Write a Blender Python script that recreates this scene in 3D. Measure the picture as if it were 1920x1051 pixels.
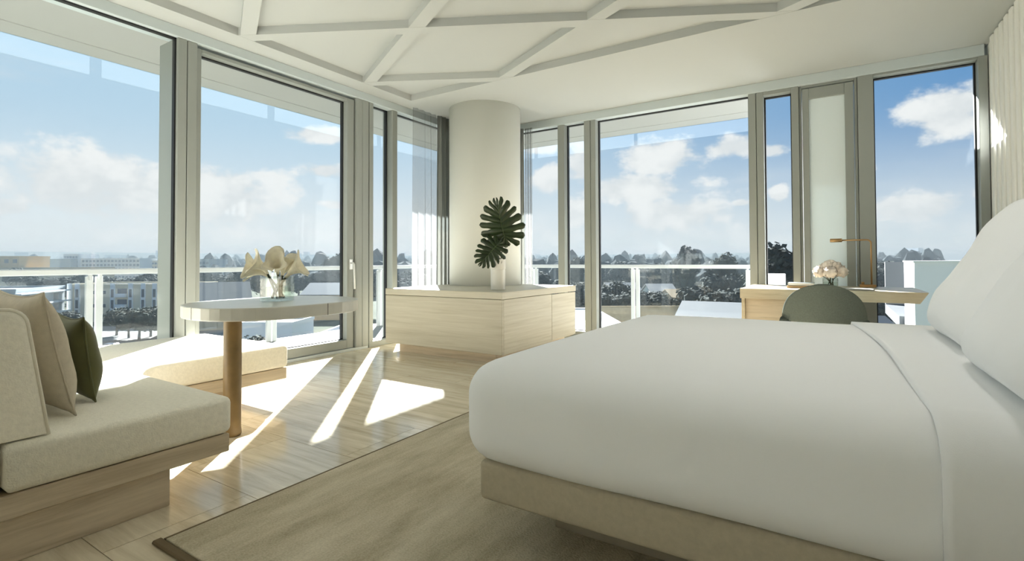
import bpy, bmesh, math, random
from mathutils import Vector, Matrix
from mathutils import noise as mnoise

for o in list(bpy.data.objects):
    bpy.data.objects.remove(o, do_unlink=True)
scene = bpy.context.scene
COL = scene.collection
R = math.radians

# ------------------------------------------------------------------ camera
cam_d = bpy.data.cameras.new('camera')
cam = bpy.data.objects.new('camera', cam_d)
COL.objects.link(cam)
cam_d.sensor_fit = 'HORIZONTAL'
cam_d.sensor_width = 36.0
cam_d.lens = 36.0 * 951.0 / 1920.0
cam_d.shift_y = -54.3 / 1920.0
cam_d.clip_start = 0.05
cam_d.clip_end = 12000.0
cam.matrix_world = (Matrix.Translation((0, 0, 1.05)) @ Matrix.Rotation(R(32.4), 4, 'Z')
                    @ Matrix.Rotation(R(90 + 1.1), 4, 'X') @ Matrix.Rotation(R(-0.2), 4, 'Z'))
scene.camera = cam

# ------------------------------------------------------------------ colour management
vs = scene.view_settings
vs.view_transform = 'Standard'
vs.look = 'None'
vs.exposure = 0.46
vs.gamma = 1.0
vs.use_curve_mapping = False
scene.cycles.max_bounces = 16
scene.cycles.diffuse_bounces = 6
scene.cycles.glossy_bounces = 4
scene.cycles.transparent_max_bounces = 24
scene.cycles.transmission_bounces = 8
scene.cycles.caustics_reflective = False
scene.cycles.caustics_refractive = False

# ------------------------------------------------------------------ sun
SUN_DIR = Vector((1.0, -1.12, -0.80)).normalized()       # travel of the light
sun_d = bpy.data.lights.new('sun', 'SUN')
sun_d.energy = 30.0
sun_d.color = (1.0, 0.98, 0.955)
sun_d.angle = R(0.6)
sun = bpy.data.objects.new('sun', sun_d)
COL.objects.link(sun)
sun.rotation_euler = SUN_DIR.to_track_quat('-Z', 'Y').to_euler()
sun.location = (-20, 24, 16)


# ------------------------------------------------------------------ world: sky with cumulus clouds
def build_world():
    w = bpy.data.worlds.new('sky')
    scene.world = w
    w.use_nodes = True
    nt = w.node_tree
    nt.nodes.clear()
    N, L = nt.nodes, nt.links

    def math_(op, a, b=None, c=None, clamp=False):
        n = N.new('ShaderNodeMath'); n.operation = op; n.use_clamp = clamp
        for i, v in enumerate((a, b, c)):
            if v is None:
                continue
            if isinstance(v, (int, float)):
                n.inputs[i].default_value = v
            else:
                L.new(v, n.inputs[i])
        return n.outputs[0]

    def mapr(v, a, b, c=0.0, d=1.0, smooth=True):
        n = N.new('ShaderNodeMapRange')
        n.interpolation_type = 'SMOOTHSTEP' if smooth else 'LINEAR'
        n.clamp = True
        L.new(v, n.inputs['Value'])
        for k, x in zip(('From Min', 'From Max', 'To Min', 'To Max'), (a, b, c, d)):
            n.inputs[k].default_value = x
        return n.outputs[0]

    def mix(f, a, b):
        n = N.new('ShaderNodeMix'); n.data_type = 'RGBA'
        if isinstance(f, (int, float)):
            n.inputs[0].default_value = f
        else:
            L.new(f, n.inputs[0])
        for i, v in ((6, a), (7, b)):
            if isinstance(v, tuple):
                n.inputs[i].default_value = (*v, 1)
            else:
                L.new(v, n.inputs[i])
        return n.outputs[2]

    tc = N.new('ShaderNodeTexCoord')
    sep = N.new('ShaderNodeSeparateXYZ')
    L.new(tc.outputs['Generated'], sep.inputs[0])
    x, y, z = sep.outputs
    zc = math_('MAXIMUM', z, 0.0)
    az = math_('ARCTAN2', x, y)                 # 0 = along +Y, positive towards +X
    el = math_('ARCSINE', z)
    # clear sky: haze by the horizon, thicker towards the bay side (-X)
    side = mapr(math_('ADD', math_('MULTIPLY', x, 0.80), math_('MULTIPLY', y, -0.10)), -0.75, 0.15)
    top = mix(side, (0.48, 0.67, 0.82), (0.13, 0.31, 0.58))
    low = mix(side, (0.84, 0.89, 0.90), (0.70, 0.78, 0.82))
    mid = mapr(zc, 0.0, 0.27)
    clear = mix(mid, low, top)
    # noise for the cloud edges, in direction space
    ns = N.new('ShaderNodeTexNoise'); ns.noise_dimensions = '3D'
    ns.inputs['Scale'].default_value = 12.0
    ns.inputs['Detail'].default_value = 7.0
    ns.inputs['Roughness'].default_value = 0.58
    mp = N.new('ShaderNodeMapping'); mp.inputs['Scale'].default_value = (1.0, 1.0, 1.5)
    L.new(tc.outputs['Generated'], mp.inputs[0])
    L.new(mp.outputs[0], ns.inputs['Vector'])
    n1 = ns.outputs[0]
    # broad stretched cloud field, everywhere in the sky
    nb = N.new('ShaderNodeTexNoise')
    nb.inputs['Scale'].default_value = 2.3
    nb.inputs['Detail'].default_value = 6.0
    nb.inputs['Roughness'].default_value = 0.6
    mp2 = N.new('ShaderNodeMapping'); mp2.inputs['Scale'].default_value = (1.0, 1.0, 4.5)
    mp2.inputs['Location'].default_value = (3.1, 1.7, 0.4)
    L.new(tc.outputs['Generated'], mp2.inputs[0])
    L.new(mp2.outputs[0], nb.inputs['Vector'])
    field = mapr(nb.outputs[0], 0.56, 0.72, 0.0, 0.55)
    band = mapr(zc, 0.02, 0.13, 0.75, 0.0)      # low cloud bank round the whole horizon
    bankn = math_('MULTIPLY', band, mapr(n1, 0.30, 0.62))
    dens = math_('MAXIMUM', math_('MULTIPLY', field, mapr(zc, 0.12, 0.5, 0.35, 1.0)), bankn)
    # single cumulus clouds: azimuth, elevation, half width, half height (degrees), weight
    clouds = [(-72, 6.5, 7.0, 3.4, .75), (-62.5, 6.3, 6.0, 3.0, .7), (-78.5, 4.4, 4.0, 1.0, .6), (-52.5, 9.6, 2.6, .9, .7),
              (-53.5, 13.2, 3.2, .9, .4), (-51.5, 6.1, 2.2, .6, .5),
              (-16.0, 11.0, 4.4, 2.1, 1.), (-18.8, 7.9, 6.0, 1.8, .85), (-15.0, 4.9, 7.2, 2.0, .85), (-8.4, 11.6, 3.3, 1.2, .95),
              (-5.2, 11.0, 1.8, .8, .9), (-4.5, 6.6, .9, .8, .9), (-8.0, 5.9, 1.0, .4, .7),
              (8.7, 12.5, 3.4, 2.2, 1.), (6.2, 4.6, 4.0, 1.5, .95), (3.0, 8.5, .5, .5, .6), (10.6, 5.4, .8, .8, .8),
              (-28.0, 9.0, 2.2, 1.5, .7), (-24.5, 10.5, 2.0, 2.4, .7), (-25.0, 5.4, 2.0, 1.9, .7), (-29.0, 12.6, 2.0, .8, .4)]
    ae = N.new('ShaderNodeCombineXYZ')
    L.new(az, ae.inputs[0]); L.new(el, ae.inputs[1])
    near = None
    for a0, e0, wa, wh, k in clouds:
        ma = N.new('ShaderNodeVectorMath'); ma.operation = 'MULTIPLY_ADD'
        L.new(ae.outputs[0], ma.inputs[0])
        ma.inputs[1].default_value = (1 / R(wa), 1 / R(wh), 0)
        ma.inputs[2].default_value = (-a0 / wa, -e0 / wh, (1 - k) * 0.7)
        ln = N.new('ShaderNodeVectorMath'); ln.operation = 'LENGTH'
        L.new(ma.outputs[0], ln.inputs[0])
        near = ln.outputs['Value'] if near is None else math_('MINIMUM', near, ln.outputs['Value'])
    v = math_('SUBTRACT', math_('MULTIPLY', n1, 2.6), math_('MULTIPLY', near, 0.9))
    dens = math_('MAXIMUM', dens, mapr(v, 0.25, 0.75, 0.0, 0.97))
    shade = mapr(n1, 0.40, 0.62)
    ccol = mix(shade, (0.76, 0.79, 0.80), (0.92, 0.93, 0.92))
    sky = mix(math_('MINIMUM', dens, 1.0), clear, ccol)
    ground = mix(mapr(z, -0.02, 0.0), (0.16, 0.17, 0.17), sky)
    bg = N.new('ShaderNodeBackground')
    L.new(ground, bg.inputs[0])
    bg.inputs[1].default_value = 0.75
    w.cycles.sampling_method = 'MANUAL'
    w.cycles.sample_map_resolution = 512
    out = N.new('ShaderNodeOutputWorld')
    L.new(bg.outputs[0], out.inputs[0])


build_world()

# ------------------------------------------------------------------ materials
MAT = {}


def nodes_of(name):
    m = bpy.data.materials.new(name)
    m.use_nodes = True
    nt = m.node_tree
    b = nt.nodes['Principled BSDF']
    return m, nt, b


def plain(name, col, rough=0.6, metal=0.0, spec=0.5, noise=0.0, nscale=8.0, bump=0.0, bscale=200.0, sheen=0.0):
    m, nt, b = nodes_of(name)
    N, L = nt.nodes, nt.links
    b.inputs['Base Color'].default_value = (*col, 1)
    b.inputs['Roughness'].default_value = rough
    b.inputs['Metallic'].default_value = metal
    b.inputs['Specular IOR Level'].default_value = spec
    if sheen:
        b.inputs['Sheen Weight'].default_value = sheen
    tc = N.new('ShaderNodeTexCoord')
    if noise:
        n = N.new('ShaderNodeTexNoise'); n.inputs['Scale'].default_value = nscale; n.inputs['Detail'].default_value = 5
        L.new(tc.outputs['Object'], n.inputs['Vector'])
        r = N.new('ShaderNodeValToRGB')
        r.color_ramp.elements[0].position = 0.3; r.color_ramp.elements[1].position = 0.7
        r.color_ramp.elements[0].color = (*[c * (1 - noise) for c in col], 1)
        r.color_ramp.elements[1].color = (*[min(1, c * (1 + noise)) for c in col], 1)
        L.new(n.outputs[0], r.inputs[0]); L.new(r.outputs[0], b.inputs['Base Color'])
    if bump:
        n = N.new('ShaderNodeTexNoise'); n.inputs['Scale'].default_value = bscale; n.inputs['Detail'].default_value = 3
        L.new(tc.outputs['Object'], n.inputs['Vector'])
        bp = N.new('ShaderNodeBump'); bp.inputs['Strength'].default_value = bump; bp.inputs['Distance'].default_value = 0.004
        L.new(n.outputs[0], bp.inputs['Height']); L.new(bp.outputs[0], b.inputs['Normal'])
    MAT[name] = m
    return m


def stone(name, dark, light, scale, rough=0.35, spec=0.5, fine=1.0):
    """Travertine: soft layers drawn out along the axes with a small scale."""
    m, nt, b = nodes_of(name)
    N, L = nt.nodes, nt.links
    geo = N.new('ShaderNodeNewGeometry')
    oi = N.new('ShaderNodeObjectInfo')
    mp = N.new('ShaderNodeMapping'); mp.inputs['Scale'].default_value = scale
    L.new(geo.outputs['Position'], mp.inputs[0])
    off = N.new('ShaderNodeVectorMath'); off.operation = 'MULTIPLY_ADD'
    comb = N.new('ShaderNodeCombineXYZ')
    for i in range(3):
        L.new(oi.outputs['Random'], comb.inputs[i])
    L.new(comb.outputs[0], off.inputs[0]); off.inputs[1].default_value = (17, 31, 23)
    L.new(mp.outputs[0], off.inputs[2])
    n = N.new('ShaderNodeTexNoise'); n.inputs['Scale'].default_value = 1.0; n.inputs['Detail'].default_value = 9
    n.inputs['Roughness'].default_value = 0.66; n.inputs['Distortion'].default_value = 0.35
    L.new(off.outputs[0], n.inputs['Vector'])
    r = N.new('ShaderNodeValToRGB')
    e = r.color_ramp.elements
    e[0].position = 0.30; e[0].color = (*dark, 1)
    e[1].position = 0.68; e[1].color = (*light, 1)
    e2 = r.color_ramp.elements.new(0.48); e2.color = (*[(a * .45 + c * .55) for a, c in zip(dark, light)], 1)
    L.new(n.outputs[0], r.inputs[0])
    L.new(r.outputs[0], b.inputs['Base Color'])
    b.inputs['Roughness'].default_value = rough
    b.inputs['Specular IOR Level'].default_value = spec
    MAT[name] = m
    return m


def glass(name, tint=(0.97, 0.985, 0.985), ior=1.42, gloss=1.0, rough=0.0, milk=0.0, milkcol=(.9, .95, .97), thru=0.7):
    m = bpy.data.materials.new(name)
    m.use_nodes = True
    nt = m.node_tree; nt.nodes.clear()
    N, L = nt.nodes, nt.links
    tr = N.new('ShaderNodeBsdfTransparent'); tr.inputs[0].default_value = (*tint, 1)
    gl = N.new('ShaderNodeBsdfGlossy'); gl.inputs['Roughness'].default_value = rough
    fr = N.new('ShaderNodeLayerWeight'); fr.inputs[0].default_value = 0.5
    pw = N.new('ShaderNodeMath'); pw.operation = 'POWER'; pw.inputs[1].default_value = 5.0
    L.new(fr.outputs['Facing'], pw.inputs[0])
    f0 = ((ior - 1) / (ior + 1)) ** 2
    mu = N.new('ShaderNodeMath'); mu.operation = 'MULTIPLY_ADD'; mu.use_clamp = True
    mu.inputs[1].default_value = gloss * (1 - f0); mu.inputs[2].default_value = gloss * f0
    L.new(pw.outputs[0], mu.inputs[0])
    mx = N.new('ShaderNodeMixShader')
    L.new(mu.outputs[0], mx.inputs[0]); L.new(tr.outputs[0], mx.inputs[1]); L.new(gl.outputs[0], mx.inputs[2])
    last = mx
    if milk:
        df = N.new('ShaderNodeBsdfDiffuse'); df.inputs[0].default_value = (*milkcol, 1)
        tl = N.new('ShaderNodeBsdfTranslucent'); tl.inputs[0].default_value = (*milkcol, 1)
        dm = N.new('ShaderNodeMixShader'); dm.inputs[0].default_value = thru
        L.new(df.outputs[0], dm.inputs[1]); L.new(tl.outputs[0], dm.inputs[2])
        m2 = N.new('ShaderNodeMixShader'); m2.inputs[0].default_value = milk
        L.new(last.outputs[0], m2.inputs[1]); L.new(dm.outputs[0], m2.inputs[2])
        last = m2
    out = N.new('ShaderNodeOutputMaterial')
    L.new(last.outputs[0], out.inputs[0])
    MAT[name] = m
    return m


def cloth_sheer(name, col, alpha):
    m = bpy.data.materials.new(name); m.use_nodes = True
    nt = m.node_tree; nt.nodes.clear(); N, L = nt.nodes, nt.links
    tr = N.new('ShaderNodeBsdfTransparent')
    df = N.new('ShaderNodeBsdfDiffuse'); df.inputs[0].default_value = (*col, 1)
    tl = N.new('ShaderNodeBsdfTranslucent'); tl.inputs[0].default_value = (*col, 1)
    a = N.new('ShaderNodeMixShader'); a.inputs[0].default_value = 0.5
    L.new(df.outputs[0], a.inputs[1]); L.new(tl.outputs[0], a.inputs[2])
    b = N.new('ShaderNodeMixShader'); b.inputs[0].default_value = alpha
    L.new(tr.outputs[0], b.inputs[1]); L.new(a.outputs[0], b.inputs[2])
    out = N.new('ShaderNodeOutputMaterial'); L.new(b.outputs[0], out.inputs[0])
    MAT[name] = m


def rug_mat(name, dark, light):
    m, nt, b = nodes_of(name)
    N, L = nt.nodes, nt.links
    geo = N.new('ShaderNodeNewGeometry')
    mp = N.new('ShaderNodeMapping'); mp.inputs['Scale'].default_value = (5.0, 1.1, 1)
    L.new(geo.outputs['Position'], mp.inputs[0])
    n = N.new('ShaderNodeTexNoise'); n.inputs['Scale'].default_value = 1.3; n.inputs['Detail'].default_value = 8
    n.inputs['Roughness'].default_value = 0.7
    L.new(mp.outputs[0], n.inputs['Vector'])
    f = N.new('ShaderNodeTexNoise'); f.inputs['Scale'].default_value = 130; f.inputs['Detail'].default_value = 3
    L.new(geo.outputs['Position'], f.inputs['Vector'])
    ad = N.new('ShaderNodeMath'); ad.operation = 'MULTIPLY_ADD'; ad.inputs[1].default_value = 0.45
    L.new(f.outputs[0], ad.inputs[0]); L.new(n.outputs[0], ad.inputs[2])
    r = N.new('ShaderNodeValToRGB')
    r.color_ramp.elements[0].position = 0.5; r.color_ramp.elements[0].color = (*dark, 1)
    r.color_ramp.elements[1].position = 0.95; r.color_ramp.elements[1].color = (*light, 1)
    L.new(ad.outputs[0], r.inputs[0]); L.new(r.outputs[0], b.inputs['Base Color'])
    bp = N.new('ShaderNodeBump'); bp.inputs['Strength'].default_value = 0.6; bp.inputs['Distance'].default_value = 0.006
    L.new(f.outputs[0], bp.inputs['Height']); L.new(bp.outputs[0], b.inputs['Normal'])
    b.inputs['Roughness'].default_value = 0.95
    b.inputs['Specular IOR Level'].default_value = 0.1
    MAT[name] = m


plain('white_paint', (0.92, 0.92, 0.90), 0.7, spec=0.2)
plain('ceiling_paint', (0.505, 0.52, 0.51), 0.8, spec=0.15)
plain('column_plaster', (0.78, 0.775, 0.72), 0.6, spec=0.25)
plain('flute_paint', (0.88, 0.88, 0.85), 0.6, spec=0.25)
plain('window_metal', (0.315, 0.335, 0.315), 0.42, spec=0.45)
plain('header_metal', (0.58, 0.64, 0.66), 0.5, spec=0.4)
plain('gasket_rubber', (0.012, 0.012, 0.014), 0.5)
plain('handle_metal', (0.72, 0.73, 0.72), 0.3, metal=0.3)
stone('floor_travertine', (0.46, 0.385, 0.265), (0.74, 0.665, 0.52), (1.5, 17.0, 1.0), rough=0.13, spec=0.55)
stone('cabinet_travertine', (0.44, 0.40, 0.30), (0.58, 0.545, 0.445), (1.1, 1.1, 34.0), rough=0.38)
stone('sofa_travertine', (0.40, 0.32, 0.22), (0.66, 0.56, 0.42), (1.3, 1.3, 22.0), rough=0.4)
stone('desk_travertine', (0.46, 0.38, 0.25), (0.68, 0.60, 0.45), (2.0, 2.0, 18.0), rough=0.35)
stone('table_stone', (0.60, 0.59, 0.54), (0.68, 0.67, 0.62), (9.0, 1.2, 1.0), rough=0.3)
plain('grout', (0.50, 0.44, 0.35), 0.8)
rug_mat('rug_wool', (0.34, 0.295, 0.20), (0.64, 0.58, 0.45))
plain('rug_binding', (0.15, 0.115, 0.07), 0.9, spec=0.1, bump=0.5, bscale=300)
plain('boucle_cream', (0.88, 0.84, 0.73), 0.95, spec=0.1, noise=0.05, nscale=60, bump=0.5, bscale=170, sheen=0.1)
plain('piping_cream', (0.80, 0.76, 0.66), 0.9, spec=0.1)
plain('linen_beige', (0.55, 0.49, 0.39), 0.95, spec=0.1, noise=0.06, nscale=40, bump=0.3, bscale=350)
plain('velvet_olive', (0.115, 0.115, 0.05), 0.9, spec=0.1, noise=0.12, nscale=9, sheen=0.25)
plain('oak', (0.20, 0.13, 0.05), 0.45, noise=0.12, nscale=14)
plain('bed_linen', (0.83, 0.84, 0.84), 0.85, spec=0.15, bump=0.08, bscale=500)
plain('bed_fabric', (0.44, 0.39, 0.29), 0.9, spec=0.1, noise=0.05, nscale=60, bump=0.25, bscale=400)
plain('bed_plinth_wood', (0.30, 0.26, 0.19), 0.6)
plain('chair_fabric', (0.125, 0.145, 0.128), 0.95, spec=0.1, noise=0.10, nscale=90, bump=0.3, bscale=400)
plain('chair_edge', (0.46, 0.46, 0.42), 0.6)
plain('brass', (0.46, 0.29, 0.14), 0.32, metal=1.0)
plain('ceramic_white', (0.82, 0.80, 0.75), 0.35, noise=0.02, nscale=20)
plain('leaf_green', (0.018, 0.034, 0.009), 0.4, noise=0.35, nscale=12)
plain('leaf_rib', (0.07, 0.11, 0.035), 0.5)
plain('stem_green', (0.045, 0.055, 0.018), 0.5)
plain('calla_cream', (0.90, 0.82, 0.66), 0.7, noise=0.15, nscale=18)
plain('peony_cream', (0.82, 0.74, 0.67), 0.8, noise=0.10, nscale=25)
plain('book_grey', (0.24, 0.29, 0.29), 0.6)
plain('book_tan', (0.50, 0.35, 0.20), 0.7)
plain('paper_white', (0.78, 0.77, 0.73), 0.8)
plain('paper_grey', (0.42, 0.42, 0.39), 0.8)
glass('window_glass', tint=(0.975, 0.985, 0.985), gloss=0.30)
glass('rail_glass', tint=(0.93, 0.96, 0.97), gloss=0.6)
glass('fin_glass', tint=(0.95, 0.98, 1.0), gloss=0.6, milk=0.022)
glass('frosted_glass', tint=(0.9, 0.95, 0.93), gloss=0.3, milk=0.97, milkcol=(0.82, 0.90, 0.93), thru=0.05)
glass('vase_glass', tint=(0.93, 0.95, 0.94), ior=1.5, gloss=1.0)
glass('water', tint=(0.90, 0.93, 0.90), ior=1.2, gloss=0.5)
cloth_sheer('sheer_voile', (0.40, 0.40, 0.395), 0.26)
cloth_sheer('drape_grey', (0.44, 0.45, 0.43), 0.985)
plain('balcony_stone', (0.36, 0.36, 0.34), 0.7, noise=0.03, nscale=3)
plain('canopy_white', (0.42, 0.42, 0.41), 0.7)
plain('rail_white', (0.62, 0.63, 0.63), 0.45)

# ------------------------------------------------------------------ mesh helpers
WORLD = {}          # root object -> offset that its children's coordinates are given against


def mk(name, verts, faces, mat, parent=None, smooth=False, center=True, data=None):
    """Link one mesh object; coordinates are given in the parent's build frame (the world for most)."""
    off = WORLD.get(parent, Vector((0, 0, 0))) if parent else Vector((0, 0, 0))
    vv = [Vector(v) for v in verts]
    if center:
        lo = Vector([min(v[i] for v in vv) for i in range(3)])
        hi = Vector([max(v[i] for v in vv) for i in range(3)])
        c = Vector(((lo.x + hi.x) / 2, (lo.y + hi.y) / 2, lo.z))
    else:
        c = Vector((0, 0, 0))
    me = bpy.data.meshes.new(name)
    me.from_pydata([v - c for v in vv], [], faces)
    me.validate()
    if smooth:
        for p in me.polygons:
            p.use_smooth = True
    me.materials.append(MAT[mat])
    o = bpy.data.objects.new(name, me)
    COL.objects.link(o)
    if parent:
        o.parent = parent
    o.location = c - off
    WORLD[o] = Vector(c)
    return o


def root(name, loc, label=None, cat=None, group=None, kind=None, local=False, rz=0.0):
    o = bpy.data.objects.new(name, None)
    o.empty_display_size = 0.1
    COL.objects.link(o)
    o.location = loc
    o.rotation_euler = (0, 0, rz)
    WORLD[o] = Vector((0, 0, 0)) if local else Vector(loc)
    tag(o, label, cat, group, kind)
    return o


def tag(o, label=None, cat=None, group=None, kind=None):
    if label: o['label'] = label
    if cat: o['category'] = cat
    if group: o['group'] = group
    if kind: o['kind'] = kind
    return o


def copy_tree(o, parent=None):
    c = o.copy()
    COL.objects.link(c)
    c.parent = parent
    for ch in list(o.children):
        copy_tree(ch, c)
    return c


def bm_out(bm, M=None):
    if M is not None:
        bm.transform(M)
    bm.verts.ensure_lookup_table()
    bmesh.ops.recalc_face_normals(bm, faces=bm.faces)
    bm.verts.index_update()
    v = [tuple(x.co) for x in bm.verts]
    f = [[q.index for q in p.verts] for p in bm.faces]
    bm.free()
    return v, f


def box_vf(lo, hi, bevel=0.0, seg=2, M=None):
    bm = bmesh.new()
    bmesh.ops.create_cube(bm, size=1.0)
    s = [hi[i] - lo[i] for i in range(3)]
    c = [(hi[i] + lo[i]) / 2 for i in range(3)]
    for v in bm.verts:
        v.co = Vector([v.co[i] * s[i] + c[i] for i in range(3)])
    if bevel > 0:
        bmesh.ops.bevel(bm, geom=bm.edges[:], offset=min(bevel, min(s) * 0.49), segments=seg, profile=0.5, affect='EDGES')
    return bm_out(bm, M)


def box(name, lo, hi, mat, parent=None, bevel=0.0, seg=2, smooth=False, M=None):
    v, f = box_vf(lo, hi, bevel, seg, M)
    return mk(name, v, f, mat, parent, smooth)


def join_vf(parts):
    V, F = [], []
    for v, f in parts:
        k = len(V)
        V += list(v)
        F += [[i + k for i in q] for q in f]
    return V, F


def prism_vf(poly, z0, z1, bevel=0.0, seg=2, M=None):
    bm = bmesh.new()
    vs_ = [bm.verts.new((p[0], p[1], z0)) for p in poly]
    f = bm.faces.new(vs_)
    r = bmesh.ops.extrude_face_region(bm, geom=[f])
    for e in r['geom']:
        if isinstance(e, bmesh.types.BMVert):
            e.co.z = z1
    if bevel > 0:
        bmesh.ops.recalc_face_normals(bm, faces=bm.faces)
        ed = [e for e in bm.edges if abs(e.verts[0].co.z - e.verts[1].co.z) < 1e-6]
        bmesh.ops.bevel(bm, geom=ed, offset=bevel, segments=seg, profile=0.5, affect='EDGES')
    return bm_out(bm, M)


def prism(name, poly, z0, z1, mat, parent=None, bevel=0.0, seg=2, smooth=False, M=None):
    v, f = prism_vf(poly, z0, z1, bevel, seg, M)
    return mk(name, v, f, mat, parent, smooth)


def lathe_vf(prof, n=32, c=(0, 0, 0)):
    V, F = [], []
    m = len(prof)
    for i in range(n):
        a = 2 * math.pi * i / n
        for r, z in prof:
            V.append((c[0] + r * math.cos(a), c[1] + r * math.sin(a), c[2] + z))
    for i in range(n):
        j = (i + 1) % n
        for k in range(m - 1):
            F.append([i * m + k, j * m + k, j * m + k + 1, i * m + k + 1])
    if prof[0][0] > 1e-5:
        F.append([i * m for i in range(n)][::-1])
    if prof[-1][0] > 1e-5:
        F.append([i * m + m - 1 for i in range(n)])
    return V, F


def tube_vf(pts, rad, n=10, cap=True):
    pts = [Vector(p) for p in pts]
    rads = rad if isinstance(rad, (list, tuple)) else [rad] * len(pts)
    V, F = [], []
    t0 = (pts[1] - pts[0]).normalized()
    up = Vector((0, 0, 1)) if abs(t0.z) < 0.9 else Vector((1, 0, 0))
    nrm = t0.cross(up).normalized()
    for i, p in enumerate(pts):
        t = (pts[min(i + 1, len(pts) - 1)] - pts[max(i - 1, 0)]).normalized()
        nrm = (nrm - t * nrm.dot(t)).normalized()
        b = t.cross(nrm)
        for k in range(n):
            a = 2 * math.pi * k / n
            V.append(tuple(p + (nrm * math.cos(a) + b * math.sin(a)) * rads[i]))
    for i in range(len(pts) - 1):
        for k in range(n):
            k2 = (k + 1) % n
            F.append([i * n + k, i * n + k2, (i + 1) * n + k2, (i + 1) * n + k])
    if cap:
        F.append(list(range(n))[::-1])
        F.append([(len(pts) - 1) * n + k for k in range(n)])
    return V, F


def rounded_vf(lo, hi, r, n=14, keep=None, dome=0.0, wob=0.0, seed=0.0):
    """Soft block: a cube grid pulled to a box with rounded edges (r may differ per axis)."""
    lo, hi = Vector(lo), Vector(hi)
    c = (lo + hi) / 2
    h = (hi - lo) / 2
    rr = Vector(r) if not isinstance(r, (int, float)) else Vector((r, r, r))
    bm = bmesh.new()
    bmesh.ops.create_cube(bm, size=2.0)
    bmesh.ops.subdivide_edges(bm, edges=bm.edges[:], cuts=n, use_grid_fill=True)
    for v in bm.verts:
        # denser near the edges
        p = Vector([math.copysign(1 - (1 - abs(q)) ** 1.7, q) for q in v.co])
        q = Vector([p[i] * h[i] for i in range(3)])
        inner = Vector([max(-(h[i] - rr[i]), min(h[i] - rr[i], q[i])) for i in range(3)])
        d = Vector([(q[i] - inner[i]) / rr[i] for i in range(3)])
        if d.length > 1e-6:
            d.normalize()
        w = Vector([inner[i] + d[i] * rr[i] for i in range(3)])
        if dome and w.z > 0:
            w.z += dome * (1 - (w.x / h.x) ** 2) * (1 - (w.y / h.y) ** 2)
        if wob:
            nz = mnoise.noise(Vector((w.x * 2.1 + seed, w.y * 2.1, w.z * 2.1)))
            w += d * nz * wob if d.length > 0.1 else Vector((0, 0, nz * wob))
        v.co = w + c
    if keep:
        bmesh.ops.delete(bm, geom=[v for v in bm.verts if not keep(v.co)], context='VERTS')
    return bm_out(bm)


def pillow_vf(w, h, t, n=18, pinch=0.10, seed=0.0, p=2.6):
    """Cushion lying in the local XZ plane, thickness along Y, base at z = 0."""
    V, F = [], []
    idx = {}
    for s in (1, -1):
        for i in range(n + 1):
            for j in range(n + 1):
                u, v = -1 + 2 * i / n, -1 + 2 * j / n
                u = math.copysign(1 - (1 - abs(u)) ** 1.4, u)
                v = math.copysign(1 - (1 - abs(v)) ** 1.4, v)
                edge = (i in (0, n)) or (j in (0, n))
                key = (i, j) if edge else (i, j, s)
                if key in idx:
                    continue
                th = max(0.0, (1 - abs(u) ** p) * (1 - abs(v) ** p)) ** 0.62
                x = u * w / 2 * (1 - pinch * (1 - v * v) ** 0.0 * abs(v) ** 6 * 0 - pinch * 0.5 * (1 - abs(v)) * 0) * (1 - pinch * (1 - v ** 2) * abs(u) ** 4)
                z = v * h / 2 * (1 - pinch * (1 - u ** 2) * abs(v) ** 4)
                y = s * th * t / 2
                if not edge:
                    y += 0.014 * mnoise.noise(Vector((x * 7 + seed, z * 7, s * 3.0 + seed))) * th
                idx[key] = len(V)
                V.append((x, y, z + h / 2))
    for s in (1, -1):
        for i in range(n):
            for j in range(n):
                q = []
                for a, b in ((i, j), (i + 1, j), (i + 1, j + 1), (i, j + 1)):
                    q.append(idx[(a, b)] if (a in (0, n) or b in (0, n)) else idx[(a, b, s)])
                F.append(q if s < 0 else q[::-1])
    return V, F


def xf(vf, M):
    return [tuple(M @ Vector(v)) for v in vf[0]], vf[1]


# ================================================================== SETTING
WX, WY, CZ = -4.81, 6.49, 3.11          # inner faces of the two glass walls, ceiling height
BX, BY, BR = 1.27, -2.90, 1.27
GX, GY = -4.93, 6.61                    # glass planes
OX, OY = -4.99, 6.67                    # outer face of the frames

# ---- floor of travertine tiles on a grout bed
floor = box('floor', (OX, BY, -0.14), (BX + .1, OY, -0.004), 'grout')
tag(floor, 'polished beige travertine tile floor of the hotel room', None, None, 'structure')
TX, TY = 1.08, 0.54
tile_cache = {}
row = 0
yy = 1.31 - 8 * TY
while yy < OY - 0.01:
    xx = -4.95 - (TX / 2 if row % 2 else 0)
    while xx < BX:
        x0, x1 = max(xx, OX), min(xx + TX, BX)
        y0, y1 = max(yy, BY), min(yy + TY, OY)
        if x1 - x0 > 0.02 and y1 - y0 > 0.02:
            key = (round(x1 - x0, 3), round(y1 - y0, 3))
            if key not in tile_cache:
                v, f = box_vf((-(x1 - x0) / 2 + .0015, -(y1 - y0) / 2 + .0015, -0.012), ((x1 - x0) / 2 - .0015, (y1 - y0) / 2 - .0015, 0.0))
                me = bpy.data.meshes.new('tile'); me.from_pydata(v, [], f); me.materials.append(MAT['floor_travertine'])
                tile_cache[key] = me
            t = bpy.data.objects.new('tile', tile_cache[key])
            COL.objects.link(t)
            t.parent = floor
            t.location = Vector(((x0 + x1) / 2, (y0 + y1) / 2, 0.0)) - WORLD[floor]
        xx += TX
    yy += TY
    row += 1

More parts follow.
